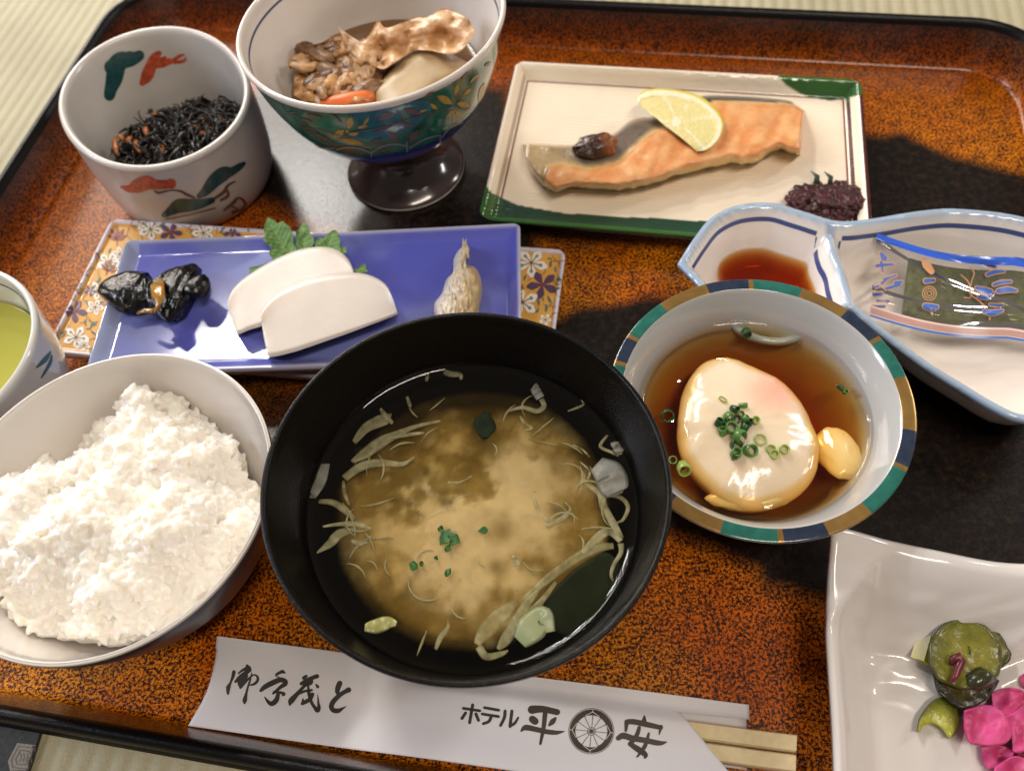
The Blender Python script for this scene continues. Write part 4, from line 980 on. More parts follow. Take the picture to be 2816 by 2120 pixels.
    # shredded whitish pickled stalk
    s = .19439; O = (1150, 640); wt = thing('wasabi_pickle', 'small peaked heap of shredded cream pickle at the right of the blue plate', 'pickle', at(1350, 850, BZ))
    wm = mat('shredded_pickle', rough=.35, attr=True, var=.2, vscale=350, bump=.5, bscale=600, sss=.3, sssr=(.003, .002, .001))
    L_ = [(640, 180), (555, 270), (500, 390), (490, 560), (400, 660), (330, 860), (240, 980), (222, 1080), (230, 1200)]; Rr = [(700, 180), (730, 240), (700, 340), (680, 450), (800, 490), (880, 620), (905, 800), (890, 950), (850, 1200)]
    A = cr(conv(L_, *O, s), 46); B = cr(conv(Rr, *O, s), 46); V = []; C = []; nv = 34
    for sd in (1, 0):
        for i in range(46):
            for j in range(nv):
                u, v = i/45, j/(nv-1); x = A[i][0]*(1-v)+B[i][0]*v; y = A[i][1]*(1-v)+B[i][1]*v; k = fbm(x*2.2, y*.6, 3, .05, 4); ridge = 1-abs(nz(x*1.5-y*.5, y*.15, 6, .10))*2
                e = math.sqrt(max(0, 1-(2*v-1)**2)); z = BZ+.0005+(.004+.009*sm(0, .6, u))*e*(1+.25*k)+ridge*.0006*e
                V.append(at(x, y, z if sd else BZ+.0002)); C.append(lerp(lerp(srgb(236, 224, 208), srgb(204, 176, 118), sm(.45, .85, v+.25*k)), srgb(150, 122, 60), sm(.0, .6, -ridge*.6+k)))
    n = 46*nv; F = []
    for i in range(45):
        for j in range(nv-1): a = i*nv+j; F += [(a, a+1, a+nv+1, a+nv), (n+a, n+a+nv, n+a+nv+1, n+a+1)]
    mkobj('pickle_mass', V, F, wm, wt, cols=C)
    G = []
    for k in range(9):
        u = rng.uniform(.0, .9); i = int(u*45); v = rng.uniform(.1, .9); x = A[i][0]*(1-v)+B[i][0]*v; y = A[i][1]*(1-v)+B[i][1]*v; h = BZ+.002+(.004+.009*sm(0, .6, u))*math.sqrt(1-(2*v-1)**2)
        dx = rng.uniform(-8, 10); G.append(tube([at(x-dx, y+22, h-.001), at(x, y, h), at(x+dx*.6, y-22, h-.0005)], [.0003, .0007, .0002], 5))
    V, F = join(*G); mkobj('pickle_shreds', V, F, wm, wt, cols=[srgb(228, 208, 168)]*len(V))['kind'] = 'stuff'
blue_food()

# ------------------------------------------------------------------ tea cup
def tea():
    c = (-.1985, .1755); t = thing('tea_cup', 'white cup of green tea with fine blue line inside its lip', 'cup', (*c, 0))
    prof = dense([(0, .002), (.017, .002), (.019, 0), (.021, .003), (.027, .010), (.034, .028), (.0372, .048), (.0380, .0535), (.0372, .0552), (.0358, .0545), (.0345, .048), (.031, .028), (.024, .012), (0, .008)], 5)
    b = part('cup_body', lathe(prof, c, 110, (0, 0), .003), mat('tea_cup_glaze', (.72, .72, .69), .13, var=.05, vscale=60, coat=.4), t)
    part('rim_line', ringline(ip([(.031, .028), (.0345, .048), (.0358, .0545)]), .0502, c, (0, 0), .06, .0004), blue_line, t)
    d = Decal(b, .00012)
    for q in ([(100, 1010, 4), (122, 990, 14), (138, 968, 5)], [(112, 1040, 3), (136, 1000, 10), (142, 975, 3)]): d.stroke(q)
    d.done('teal_brush_motif', mat('tea_cup_teal', (.03, .12, .13), .3), t)
    m = mat('green_tea', (.44, .42, .08), .06, spec=.35)
    g = lathe([(0, .0395), (.026, .0395), (.0315, .0396), (.0327, .0402), (.0328, .0392), (.025, .012), (0, .010)], c, 96)
    tag(mkobj('green_tea', g[0], g[1], m, loc=(*c, .02)), 'yellow green tea filling the cup at the left edge', 'tea')
tea()

# ------------------------------------------------------------------ rice bowl
RB = (-.1267, .1132)
def rice():
    t = thing('rice_bowl', 'wide white rice bowl with dark blue outside, heaped with white rice', 'bowl', (*RB, 0))
    h2 = (.005, .012)
    prof = dense([(0, .003), (.016, .003), (.018, 0), (.0205, .003), (.030, .010), (.042, .027), (.0492, .046), (.0508, .0540), (.0503, .0552), (.0494, .0545), (.0475, .046), (.0405, .029), (.029, .013), (.015, .009), (0, .008)], 6)
    g = lathe(prof, RB, 128, h2, .002); NP = len(prof); midx = [0 if j >= 42 else 1 for i in range(128) for j in range(NP-1)]
    part('bowl_body', g, [MATS['white_porcelain'], mat('navy_glaze', (.012, .018, .045), .3, var=.2)], t, midx=midx)
    rm = mat('steamed_rice', (.90, .865, .79), .27, spec=.5, sss=.85, sssr=(.0028, .0022, .0014))
    # heap outline in the picture, at its own height
    out = [(-90, 1390), (-20, 1325), (0, 1312), (60, 1262), (160, 1262), (215, 1205), (262, 1180), (345, 1150), (360, 1075), (372, 1066), (400, 1085), (440, 1085), (500, 1120), (560, 1165), (600, 1210), (640, 1240), (630, 1270), (680, 1340), (690, 1420), (668, 1500), (590, 1580), (530, 1625), (490, 1672), (430, 1710), (375, 1722), (285, 1752), (240, 1738), (160, 1734), (60, 1722), (0, 1680), (-60, 1670), (-150, 1590)]
    zs = .0375
    W_ = [tuple(at(x, y, zs))[:2] for x, y in out]
    xs = np.arange(RB[0]-.056, RB[0]+.056, .0011); ys = np.arange(RB[1]-.056, RB[1]+.056, .0011); XX, YY = np.meshgrid(xs, ys, indexing='ij'); SD = sdist(XX, YY, W_)
    def height(x, y, d):
        k = fbm(x, y, 2, 55, 3); kk = fbm(x, y, 7, 160, 3)
        h = .0330+.0150*sm(-.001, .017, d)+.0085*k+.0032*kk
        rr_ = math.hypot(x-RB[0], y-RB[1]); h = max(h, .0290+(rr_-.0385)*2.2) if rr_ > .0385 else h
        h += .006*math.exp(-(((x-at(400, 1150, zs).x)/.012)**2+((y-at(400, 1150, zs).y)/.010)**2))
        return h
    V = []; idx = {}
    for i in range(len(xs)):
        for j in range(len(ys)):
            if SD[i, j] > -.002 and math.hypot(xs[i]-RB[0], ys[j]-RB[1]) < .0435: idx[(i, j)] = len(V); V.append(Vector((xs[i], ys[j], height(xs[i], ys[j], SD[i, j])-.0005)))
    F = [(idx[(i, j)], idx[(i+1, j)], idx[(i+1, j+1)], idx[(i, j+1)]) for (i, j) in idx if (i+1, j) in idx and (i, j+1) in idx and (i+1, j+1) in idx]
    nb = len(V); cnt = {}
    for f in F:
        for q in range(4): e = (f[q], f[(q+1) % 4]); cnt[e] = 1
    edge_ = [e for e in cnt if (e[1], e[0]) not in cnt]
    V += [Vector((v.x, v.y, min(v.z-.003, max(.0145, .0145+(math.hypot(v.x-RB[0], v.y-RB[1])-.028)*1.3)))) for v in V]
    F += [tuple(nb+i for i in f[::-1]) for f in F]+[(e[1], e[0], nb+e[0], nb+e[1]) for e in edge_]
    # grains
    bm = bmesh.new(); bmesh.ops.create_uvsphere(bm, u_segments=7, v_segments=5, radius=1); gv = np.array([tuple(v.co) for v in bm.verts]); gf = [tuple(v.index for v in f.verts) for f in bm.faces]; bm.free()
    GV = [np.array([tuple(v) for v in V])]; GF = list(F); off = len(V); n = 0
    def grain(c, yaw, pitch, ln, wd):
        nonlocal off
        g = gv.copy(); tp = 1-.25*g[:, 2]**2; g = g*np.array([wd, wd*.85, ln]); g[:, 0] *= tp
        g[:, 0] += .12*ln*(g[:, 2]/ln)**2
        cp, sp = math.cos(pitch), math.sin(pitch); x = g[:, 0]*cp+g[:, 2]*sp; z = -g[:, 0]*sp+g[:, 2]*cp; cyw, syw = math.cos(yaw), math.sin(yaw)
        X = x*cyw-g[:, 1]*syw; Y = x*syw+g[:, 1]*cyw
        GV.append(np.stack([X+c[0], Y+c[1], z+c[2]], 1)); GF.extend([tuple(i+off for i in f) for f in gf]); off += len(gv)
    while n < 5200:
        x = rng.uniform(RB[0]-.056, RB[0]+.056); y = rng.uniform(RB[1]-.056, RB[1]+.056)
        i = int((x-xs[0])/.0011); j = int((y-ys[0])/.0011)
        if i < 0 or j < 0 or i >= len(xs) or j >= len(ys): continue
        d = SD[i, j]
        if d < -.0006 or math.hypot(x-RB[0], y-RB[1]) > .0425: continue
        h = height(x, y, d); n += 1
        deep = rng.uniform(-.0003, .0009) + (.0009 if rng.uniform() < .06 else 0)
        grain((x, y, h+deep-.0006), rng.uniform(0, 6.28), rng.normal(1.57, .33), rng.uniform(.0024, .0032), rng.uniform(.00118, .00150))
    # edge grains piled on the slope to close the heap
    for k in range(900):
        q = rng.integers(0, len(W_)); a = W_[q]; b = W_[(q+1) % len(W_)]; f = rng.uniform(); x = a[0]*(1-f)+b[0]*f; y = a[1]*(1-f)+b[1]*f
        dc = Vector((x-RB[0], y-RB[1])); 
        if dc.length > .0425: continue
        zz = .0325-rng.uniform(0, 1)*.011
        if dc.length > np.interp(zz, [.013, .029, .046], [.029, .0405, .0475])-.0035: continue
        grain((x+rng.normal()*.0006, y+rng.normal()*.0006, zz), rng.uniform(0, 6.28), rng.uniform(.6, 2.4), rng.uniform(.0020, .0026), .0011)
    o = mkobj('steamed_rice', np.concatenate(GV), GF, rm, loc=(*RB, .03)); md = o.modifiers.new('clump', 'REMESH'); md.mode = 'VOXEL'; md.voxel_size = .0004; md.use_smooth_shade = True; ms_ = o.modifiers.new('soften', 'SMOOTH'); ms_.iterations = 2; ms_.factor = .5; tag(o, 'loose heap of glistening white steamed rice in the white rice bowl', 'rice', kind='stuff')
rice()

# ------------------------------------------------------------------ miso soup
MB = (-.0169, .0999)
def miso():
    h2 = (.007, -.019)
    t = thing('soup_bowl', 'large black lacquer bowl full of miso soup, in the middle of the tray', 'bowl', (*MB, 0))
    prof = dense([(0, .004), (.022, .004), (.0235, 0), (.0255, .002), (.027, .0075), (.038, .014), (.0475, .028), (.0535, .046), (.0570, .060), (.0580, .0645), (.0574, .0656), (.0562, .0648), (.0552, .060), (.0512, .046), (.045, .030), (.034, .017), (.018, .0115), (0, .011)], 6)
    b = part('bowl_body', lathe(prof, MB, 160, h2, .001), [MATS['black_lacquer'], mat('black_lacquer_wet', (.009, .008, .008), .6, spec=.04)], t, midx=[1 if j >= 6*13+1 else 0 for i in range(160) for j in range(len(prof)-1)])
    z0 = .0452
    def lrad(th): return .0503*(1+(h2[0]*math.cos(2*th)+h2[1]*math.sin(2*th))*(.045/.0656))
    # broth: closed body, meniscus climbing at the wall
    V = []; F = []; n = 160; ringz = [(0, 0), (.3, 0), (.6, 0), (.85, 0), (.94, .00002), (.968, .0002), (.985, .0006), (.9985, .0013)]
    for k, (q, dz) in enumerate(ringz):
        for a in range(n):
            th = a/n*6.2832; r = lrad(th)*q+.0004*(q > .99); V.append(Vector((MB[0]+r*math.cos(th), MB[1]+r*math.sin(th), z0+dz+.00007*nz(math.cos(th)*q*4, math.sin(th)*q*4, 3))))
    low = [(.046, .0335), (.035, .0185), (.018, .0125), (.0005, .0118)]
    for r, z in low:
        for a in range(n): th = a/n*6.2832; V.append(Vector((MB[0]+r*math.cos(th), MB[1]+r*math.sin(th), z)))
    for k in range(len(ringz)+len(low)-1):
        for a in range(n): F.append((k*n+a, (k+1)*n+a, (k+1)*n+(a+1) % n, k*n+(a+1) % n))
    tag(outward(mkobj('soup_broth', V, F, liquid('soup_broth', (.84, .80, .55), 170), loc=(*MB, .03))), 'clear dark broth filling the black soup bowl', 'broth')
    # miso cloud as a soft lumpy body under the surface
    s = .66068; O = (650, 820)
    cl = conv([(560, 650), (680, 590), (800, 540), (900, 495), (985, 500), (1010, 600), (1060, 600), (1090, 505), (1200, 500), (1320, 570), (1420, 680), (1490, 800), (1530, 940), (1500, 1010), (1400, 1080), (1300, 1150), (1220, 1260), (1130, 1330), (1000, 1410), (850, 1390), (700, 1310), (590, 1230), (500, 1100), (470, 1000), (490, 900), (470, 800), (520, 720)], *O, s)
    CW = [tuple(at(x, y, z0-.001))[:2] for x, y in cl]
    N = 120; xs = np.linspace(MB[0]-.048, MB[0]+.048, N); ys = np.linspace(MB[1]-.048, MB[1]+.048, N); XX, YY = np.meshgrid(xs, ys, indexing='ij'); SD = sdist(XX, YY, CW)
    holes = [(at(650+x*s, 820+y*s, z0), r) for x, y, r in ((1330, 870, .0035), (1100, 960, .005), (860, 830, .003), (1080, 1110, .003), (780, 700, .002), (1000, 640, .0045), (870, 980, .002), (650, 830, .002))]
    V = []; C = []; AL = []; F = []; RR = np.hypot(XX-MB[0], YY-MB[1])
    for lay, (zl, lo, hi, amp, amax, rm_) in enumerate(((.0085, -.013, .004, .0014, .93, .040), (.0050, -.0085, .0055, .0010, .75, .0435), (.0026, -.005, .006, .0007, .62, .0455), (.0011, -.002, .010, .0004, .50, .047))):
        idx = {}
        for i in range(N):
            for j in range(N):
                if RR[i, j] > rm_: continue
                x, y = xs[i], ys[j]; k = fbm(x, y, 1+lay*3, 60, 5); k2 = fbm(x, y, 4+lay, 24, 3); d = SD[i, j]+k*.0045-.0015
                k3 = fbm(x, y, 11+lay*2, 190, 3); a = amax*sm(lo, hi, d)*(1-(.9 if lay > 1 else .45)*sm(-.14, .22, -k2-.6*k-.45*k3))+(.10 if lay < 2 else 0)
                for hp, hr in holes: a *= 1-(.85 if lay > 0 else .35)*math.exp(-((x-hp.x)**2+(y-hp.y)**2)/(hr*hr))
                idx[(i, j)] = len(V); V.append(Vector((x, y, z0-zl+amp*k)))
                C.append(lerp(srgb(158, 130, 74), srgb(222, 196, 144), sm(-.30, .75, .9*sm(0, .018, d)-.35+k2+.6*k+.5*k3))); AL.append(min(1, max(0, a*sm(rm_, rm_-.003, RR[i, j]))))
        F += [(idx[(i, j)], idx[(i+1, j)], idx[(i+1, j+1)], idx[(i, j+1)]) for (i, j) in idx if (i+1, j) in idx and (i, j+1) in idx and (i+1, j+1) in idx]
    mm = mat('miso_sediment', rough=.9, attr=True, var=.10, vscale=260, spec=.1); aa_ = [q for q in mm.node_tree.nodes if q.type == 'ATTRIBUTE'][0]; mm.node_tree.links.new(aa_.outputs['Alpha'], mm.node_tree.nodes['Principled BSDF'].inputs['Alpha'])
    tag(mkobj('miso_cloud', V, F, mm, loc=(*MB, .03), cols=C, alphas=AL), 'cloudy tan miso settling in the middle of the black soup bowl', 'miso', kind='stuff')
    # cabbage and onion strands
    cab = mat('cabbage_strand', (.50, .47, .28), .4, var=.5, vscale=350, alpha=.36, spec=.3); cab2 = mat('pale_onion_piece', (.42, .42, .38), .3, var=.3, vscale=300, alpha=.38); grn = mat('green_herb', (.03, .12, .02), .35, var=.3, vscale=300)
    wk = mat('dark_kelp_leaf', (.010, .018, .006), .6, var=.3, vscale=150, spec=.1)
    def strand(P, m, lab, cat, name, grp=None, dz=0, w_=None, thin=.5):
        Q = conv(P, *O, s); Q3 = cr([(x, y, w2) for x, y, w2 in Q], 26); pts = []; rad = []
        for i, (x, y, w2) in enumerate(Q3):
            pts.append(at(x, y, z0+dz-.0007+.0004*math.sin(i*.5+P[0][0]))); rad.append(max(.00015, w2*.5*CH/CF*.95*(1.25 if grp else 1)))
        g = tube(pts, rad, 8, thin if max(rad) < .0012 else .25*.0012/max(rad)*1.5); o = mkobj(name, g[0], g[1], m, loc=pts[13])
        if grp:
            ln = (pts[-1]-pts[0]).length; lab = where(('broad ' if max(rad) > .0018 else 'thin ')+('long ' if ln > .017 else 'short ' if ln < .008 else '')+'cabbage strand in the soup', pts[13], MB)
        tag(o, lab, cat, grp); return o
    SH = 'thin cream cabbage strand floating in the miso soup'; GS = 'cabbage strands in the miso soup'
    strands = [
     [(490, 600, 20), (540, 540, 40), (600, 510, 50), (640, 500, 40)], [(600, 460, 10), (620, 490, 20), (650, 520, 14)], [(480, 680, 14), (530, 650, 40), (600, 600, 46), (680, 560, 26), (760, 530, 16), (850, 510, 10)],
     [(450, 750, 30), (520, 700, 34), (600, 685, 30), (690, 690, 18), (740, 660, 8)], [(620, 590, 10), (700, 570, 16), (780, 560, 10)], [(345, 845, 16), (400, 850, 22), (450, 880, 24), (490, 920, 14)], [(360, 950, 8), (430, 940, 14), (500, 940, 20), (560, 960, 10)],
     [(335, 1060, 6), (390, 1020, 30), (430, 980, 34), (500, 960, 16)], [(445, 760, 10), (450, 810, 14), (470, 860, 8)], [(480, 1010, 12), (520, 1020, 20), (560, 990, 8)],
     [(1130, 470, 10), (1190, 455, 16), (1250, 470, 20), (1280, 450, 18), (1270, 420, 20)], [(1180, 490, 8), (1200, 520, 12), (1230, 540, 10), (1200, 550, 8)], [(1380, 470, 6), (1420, 455, 10), (1445, 440, 8), (1430, 415, 5)],
     [(1545, 570, 8), (1515, 615, 12), (1560, 640, 12), (1590, 655, 10)], [(1400, 610, 5), (1440, 630, 8), (1470, 660, 5)], [(1430, 680, 5), (1470, 720, 8), (1460, 760, 6)],
     [(1430, 760, 10), (1510, 810, 22), (1530, 870, 26), (1570, 940, 26), (1600, 1000, 22)], [(1540, 820, 8), (1600, 830, 16), (1630, 870, 14), (1610, 920, 10), (1580, 935, 6)], [(1440, 1060, 14), (1500, 1000, 30), (1550, 970, 26), (1600, 1010, 20)],
     [(1180, 1270, 16), (1280, 1180, 26), (1400, 1090, 30), (1500, 1040, 30), (1570, 1030, 20)], [(1600, 1020, 20), (1600, 1060, 14), (1570, 1110, 12), (1560, 1150, 10), (1570, 1180, 6)], [(1000, 1440, 20), (1040, 1380, 50), (1100, 1320, 50), (1150, 1270, 26), (1165, 1210, 5)],
     [(1010, 1450, 24), (1040, 1490, 22), (1100, 1480, 16), (1130, 1465, 6)], [(1090, 1460, 12), (1120, 1420, 34), (1170, 1340, 36), (1210, 1270, 26), (1260, 1210, 10)], [(1150, 1400, 12), (1210, 1320, 26), (1270, 1260, 20), (1330, 1180, 12)], [(830, 1460, 10), (850, 1410, 18), (880, 1370, 12), (880, 1340, 5)],
     [(880, 765, 6), (930, 765, 8), (980, 740, 6)], [(900, 860, 5), (930, 830, 9), (970, 815, 6)], [(1290, 950, 12), (1350, 920, 18), (1390, 880, 10), (1370, 850, 6)], [(1240, 800, 6), (1250, 870, 12), (1300, 930, 10)], [(1130, 740, 8), (1180, 765, 16), (1230, 770, 14)], [(1150, 1070, 10), (1170, 1100, 20), (1160, 1110, 8)], [(690, 700, 6), (730, 670, 10)], [(790, 345, 12), (795, 325, 14), (800, 318, 4)], [(710, 410, 10), (720, 440, 14), (725, 455, 6)], [(865, 305, 20), (890, 315, 26), (930, 320, 20), (935, 340, 8)]]
    for P in strands: strand(P if len(P) > 2 else [P[0], tuple((a+b)/2 for a, b in zip(*P)), P[1]], cab, SH, 'cabbage', 'cabbage_strand', GS, dz=rng.uniform(-.0022, .0002))
    strand([(370, 690, 40), (350, 760, 52), (325, 810, 40), (315, 830, 22)], cab2, 'translucent onion piece floating by the left wall of the soup bowl', 'onion', 'onion_piece')
    strand([(1500, 690, 80), (1550, 730, 130), (1570, 790, 120), (1580, 820, 60)], cab2, 'translucent onion square floating by the right wall of the soup bowl', 'onion', 'onion_piece')
    strand([(1570, 600, 30), (1590, 625, 50), (1595, 650, 20)], cab2, 'small translucent onion scrap at the upper right of the soup', 'onion', 'onion_piece')
    strand([(1240, 365, 36), (1250, 390, 44), (1265, 415, 40)], cab2, 'short pale onion end at the top of the soup', 'onion', 'onion_piece')
    strand([(1180, 1430, 60), (1230, 1370, 110), (1280, 1320, 70), (1300, 1390, 50)], mat('leek_green', (.40, .45, .25), .3, alpha=.6, var=.2), 'pale green cabbage leaf piece at the bottom right of the soup', 'cabbage', 'cabbage_leaf_piece')
    strand([(535, 1370, 30), (580, 1365, 56), (630, 1350, 50), (665, 1355, 20)], mat('leek_slice', (.42, .42, .16), .3, var=.3, vscale=400, alpha=.9), 'yellow green leek slice floating alone at the lower left of the soup', 'leek', 'leek_slice')
    G = []; fine = mat('fine_strand', (.46, .42, .22), .4, var=.3, vscale=300, alpha=.5)
    for k in range(46):
        a = rng.uniform(0, 6.283); r0 = rng.uniform(.030, .042) if k % 4 else rng.uniform(.008, .030); x, y = MB[0]+r0*math.cos(a), MB[1]-.002+r0*math.sin(a)
        a2 = a+1.57*(k % 2)+rng.uniform(-.6, .6); l = rng.uniform(.004, .013); bd = rng.uniform(-1.1, 1.1); P = []
        for q in range(9):
            f = q/8-.5; P.append(Vector((x+l*f*math.cos(a2+bd*f), y+l*f*math.sin(a2+bd*f), z0-.0006-rng.uniform(0, .0003)-.0014*(k % 3)/2)))
        G.append(tube(P, [.00012, .0002, .0003, .00038, .0004, .00036, .0003, .0002, .0001], 5))
    V, F = join(*G); tag(mkobj('fine_strands', V, F, fine, loc=V[0]), 'fine wisps of shredded onion drifting through the soup', 'onion', kind='stuff')
    # kelp leaf, lower right
    g = lens(xy(conv([(1275, 1260), (1340, 1190), (1420, 1110), (1490, 1065), (1550, 1050), (1600, 1100)], *O, s), z0), xy(conv([(1290, 1300), (1330, 1370), (1400, 1390), (1480, 1330), (1560, 1230), (1610, 1120)], *O, s), z0), 24, 14, lambda x, y, u, v: z0-.0022-.0022*v+.0003*math.sin(u*9), lambda x, y, u, v: z0-.0030-.0022*v+.0003*math.sin(u*9), 0)
    tag(mkobj('kelp_leaf', g[0], g[1], wk, loc=g[0][100]), 'dark green wakame leaf lying at the lower right of the soup', 'seaweed')
    g = blob(at(650+1030*s, 820+530*s, z0-.0004), .0042, 3, .3, 200, (.8, 1.1, .12)); tag(mkobj('kelp_leaf', g[0], g[1], wk, loc=g[0][0]), 'small dark wakame piece at the top of the miso cloud', 'seaweed')
    hb = [((870, 990), .0030), ((905, 1000), .0026), ((880, 1040), .0014), ((735, 1110), .0018), ((770, 1105), .0010), ((880, 1140), .0014), ((830, 1080), .0008), ((850, 960), .0013), ((1030, 965), .0016)]
    for i, ((x, y), r) in enumerate(hb):
        a = rng.uniform(0, 3); p = at(650+x*s, 820+y*s, z0+.0001); V = []; nn = 10
        for k in range(nn):
            aa = k/nn*6.283; rr = r*(.62+.5*abs(nz(k*.9+i*3.1, i*1.7)))*(1.25 if k in (2, 7) else .9); V.append(p+Vector((rr*math.cos(aa+a), rr*1.1*math.sin(aa+a), .0005*math.sin(k*2))))
        V += [v-Vector((0, 0, .0003)) for v in V]; F = [tuple(range(nn)), tuple(range(2*nn-1, nn-1, -1))]+[(k, nn+k, nn+(k+1) % nn, (k+1) % nn) for k in range(nn)]
        tag(mkobj('herb_flake', V, F, grn, loc=p, smooth=False), where('green herb flake on the miso cloud' if r < .002 else 'large green herb leaf on the miso cloud', p, (MB[0]-.006, MB[1]-.008)), 'herb', 'herb flakes on the miso soup')
miso()

# ------------------------------------------------------------------ egg bowl
EB = (.0792, .1254)
def egg():
    t = thing('egg_bowl', 'grey bowl with gold, navy and green blocks round its rim, holding an egg', 'bowl', (*EB, 0))
    n = 180
    prof = dense([(0, .003), (.017, .003), (.0185, 0), (.0205, .002), (.022, .006), (.031, .012), (.040, .024), (.0455, .036), (.0483, .0405), (.0488, .0418), (.0483, .0424), (.0452, .0424), (.0440, .0419), (.0426, .040), (.0402, .036), (.0370, .029), (.031, .018), (.020, .0115), (0, .0095)], 5)
    g = lathe(prof, EB, n, (0, .004), .0012); NP = len(prof)
    # colour blocks round the rim: directions of their joints in the picture
    J = [(2212, 795, 'g'), (2330, 850, 'n'), (2420, 935, 't'), (2495, 1045, 'g'), (2512, 1180, 'n'), (2480, 1285, 't'), (2390, 1405, 'g'), (2285, 1470, 'n'), (2150, 1490, 't'), (1965, 1465, 'G'), (1850, 1400, 'n'), (1760, 1290, 'g'), (1700, 1150, 't'), (1690, 1000, 'n'), (1738, 930, 't'), (1822, 840, 'g'), (1940, 790, 'n'), (2060, 775, 't')]
    js = []
    for x, y, c in J:
        p = at(x, y, .042); js.append((math.atan2(p.y-EB[1], p.x-EB[0]) % 6.28318, c))
    js.sort()     # block c lies clockwise-before the joint: rising angle -> previous block
    gold = mat('rim_gold', (.34, .20, .06), .25, var=.2, metal=.5, vscale=200); navy = mat('rim_navy', (.022, .035, .065), .16, coat=.5, var=.3, vscale=300); teal = mat('rim_teal', (.02, .14, .11), .16, coat=.5, var=.25, vscale=300)
    inn = mat('pale_celadon', (.44, .45, .445), .13, coat=.3); ou = mat('grey_outside', (.50, .51, .52), .2)
    idx = {'g': 2, 'G': 2, 'n': 3, 't': 4}; midx = []
    for i in range(n):
        a = (i+.5)/n*6.28318; c = next((q[1] for q in js if q[0] >= a), js[0][1]); near = min(abs((a-q[0]+math.pi) % 6.28318-math.pi) for q in js)
        for j in range(NP-1):
            q = j/5; midx.append(idx[c] if 9.2 <= q < 11.6 and near > .018 else (2 if 9.2 <= q < 11.6 else (0 if q >= 11.6 else 1)))
    part('bowl_body', g, [inn, ou, gold, navy, teal], t, midx=midx)
    z0 = .0318; R0 = .0378
    ec = at(2060, 1175, z0)
    eP = [(1650+x*.4686, 740+y*.4686) for x, y in ((740, 500), (870, 540), (1000, 600), (1120, 680), (1210, 800), (1270, 930), (1300, 1060), (1270, 1200), (1180, 1310), (1040, 1380), (880, 1400), (740, 1360), (640, 1280), (540, 1180), (480, 1080), (455, 960), (465, 830), (490, 700), (560, 580), (640, 520))]
    EW = [tuple(at(x, y, z0))[:2] for x, y in eP]
    # poached egg body
    N = 80
    cx = sum(p[0] for p in EW)/len(EW); cy_ = sum(p[1] for p in EW)/len(EW); ring = cr(EW+[EW[0]], 97)[:-1]
    V = []; F = []; ks = [1, .985, .95, .9, .8, .65, .5, .3, .12]; C = []
    yolk = at(1650+1000*.4686, 740+730*.4686, z0)
    for k in ks:
        for p in ring:
            x = cx+(p[0]-cx)*k; y = cy_+(p[1]-cy_)*k; h = .0070*math.sqrt(max(0, 1-k*k))+.0011*fbm(x, y, 2, 90, 3)
            V.append(Vector((x, y, z0-.0027+h+.0002)))
            dd = math.hypot(x-yolk.x, y-yolk.y); C.append(lerp(srgb(244, 190, 166), srgb(236, 218, 190), sm(.002, .014, dd)))
    V.append(Vector((cx, cy_, z0-.0035+.0078))); C.append(srgb(246, 226, 204))
    top = len(V)-1
    for r in range(len(ks)-1): F += [(r*96+a, r*96+(a+1) % 96, (r+1)*96+(a+1) % 96, (r+1)*96+a) for a in range(96)]
    F += [((len(ks)-1)*96+a, (len(ks)-1)*96+(a+1) % 96, top) for a in range(96)]
    b0 = len(V)
    for k, z in ((.97, -.007), (.7, -.013), (.2, -.016)):
        for p in ring: V.append(Vector((cx+(p[0]-cx)*k, cy_+(p[1]-cy_)*k, z0+z))); C.append(srgb(246, 232, 208))
    F += [(a, b0+a, b0+(a+1) % 96, (a+1) % 96) for a in range(96)]
    for r in range(2): F += [(b0+r*96+a, b0+(r+1)*96+a, b0+(r+1)*96+(a+1) % 96, b0+r*96+(a+1) % 96) for a in range(96)]
    em = mat('poached_egg_white', rough=.16, attr=True, sss=.6, sssr=(.006, .004, .003), coat=.15, bump=.22, bscale=140)
    tag(mkobj('poached_egg', V, F, em, loc=(cx, cy_, z0-.01), cols=C), 'soft boiled egg with pinkish white standing proud of the brown broth', 'egg')
    # loose egg white, sunk, right and bottom
    for (x, y, r, sq, rz, lb, dz) in ((1400, 1080, .0082, (.85, 1.15, .36), .2, 'sunken lobe of pale egg white at the right of the egg', -.0040), (880, 1350, .0075, (1.8, .55, .5), -.1, 'torn flap of egg white at the near end of the egg', -.0035)):
        p = at(1650+x*.4686, 740+y*.4686, z0+dz); g = blob(p, r, 4, .16, 120, sq, rz, seed=x)
        g = ([Vector((v.x, v.y, min(v.z, z0-.0004))) for v in g[0]], g[1])
        tag(mkobj('egg_white_piece', g[0], g[1], em, loc=p, cols=[srgb(206, 160, 104) if dz < -.01 else srgb(250, 236, 206)]*len(g[0])), lb, 'egg white')
    # broth with meniscus at the wall and up against the egg
    V = []; F = []; n = 200; A = []
    EWa = [(p[0], p[1]) for p in ring]
    qs = [0, .1, .2, .3, .4, .5, .56, .62, .67, .72, .76, .80, .84, .87, .90, .93, .955, .975, .99, 1.0]
    X = []; Y = []
    for q in qs:
        for a in range(n):
            th = a/n*6.28318; X.append(EB[0]+R0*q*math.cos(th)); Y.append(EB[1]+R0*q*math.sin(th))
    X = np.array(X); Y = np.array(Y); SD = -sdist(X, Y, EWa)
    for k, q in enumerate(qs):
        for a in range(n):
            d = SD[k*n+a]; x, y = X[k*n+a], Y[k*n+a]; men = .0013*math.exp(-(1-q)*R0/.0012)
            e = .0023*math.exp(-max(d, 0)/.0042) if d > -.0015 else -.0027*sm(-.0015, -.006, d)*1.0+.0023
            V.append(Vector((x, y, z0+men+e+.00010*fbm(x, y, 5, 110, 2))))
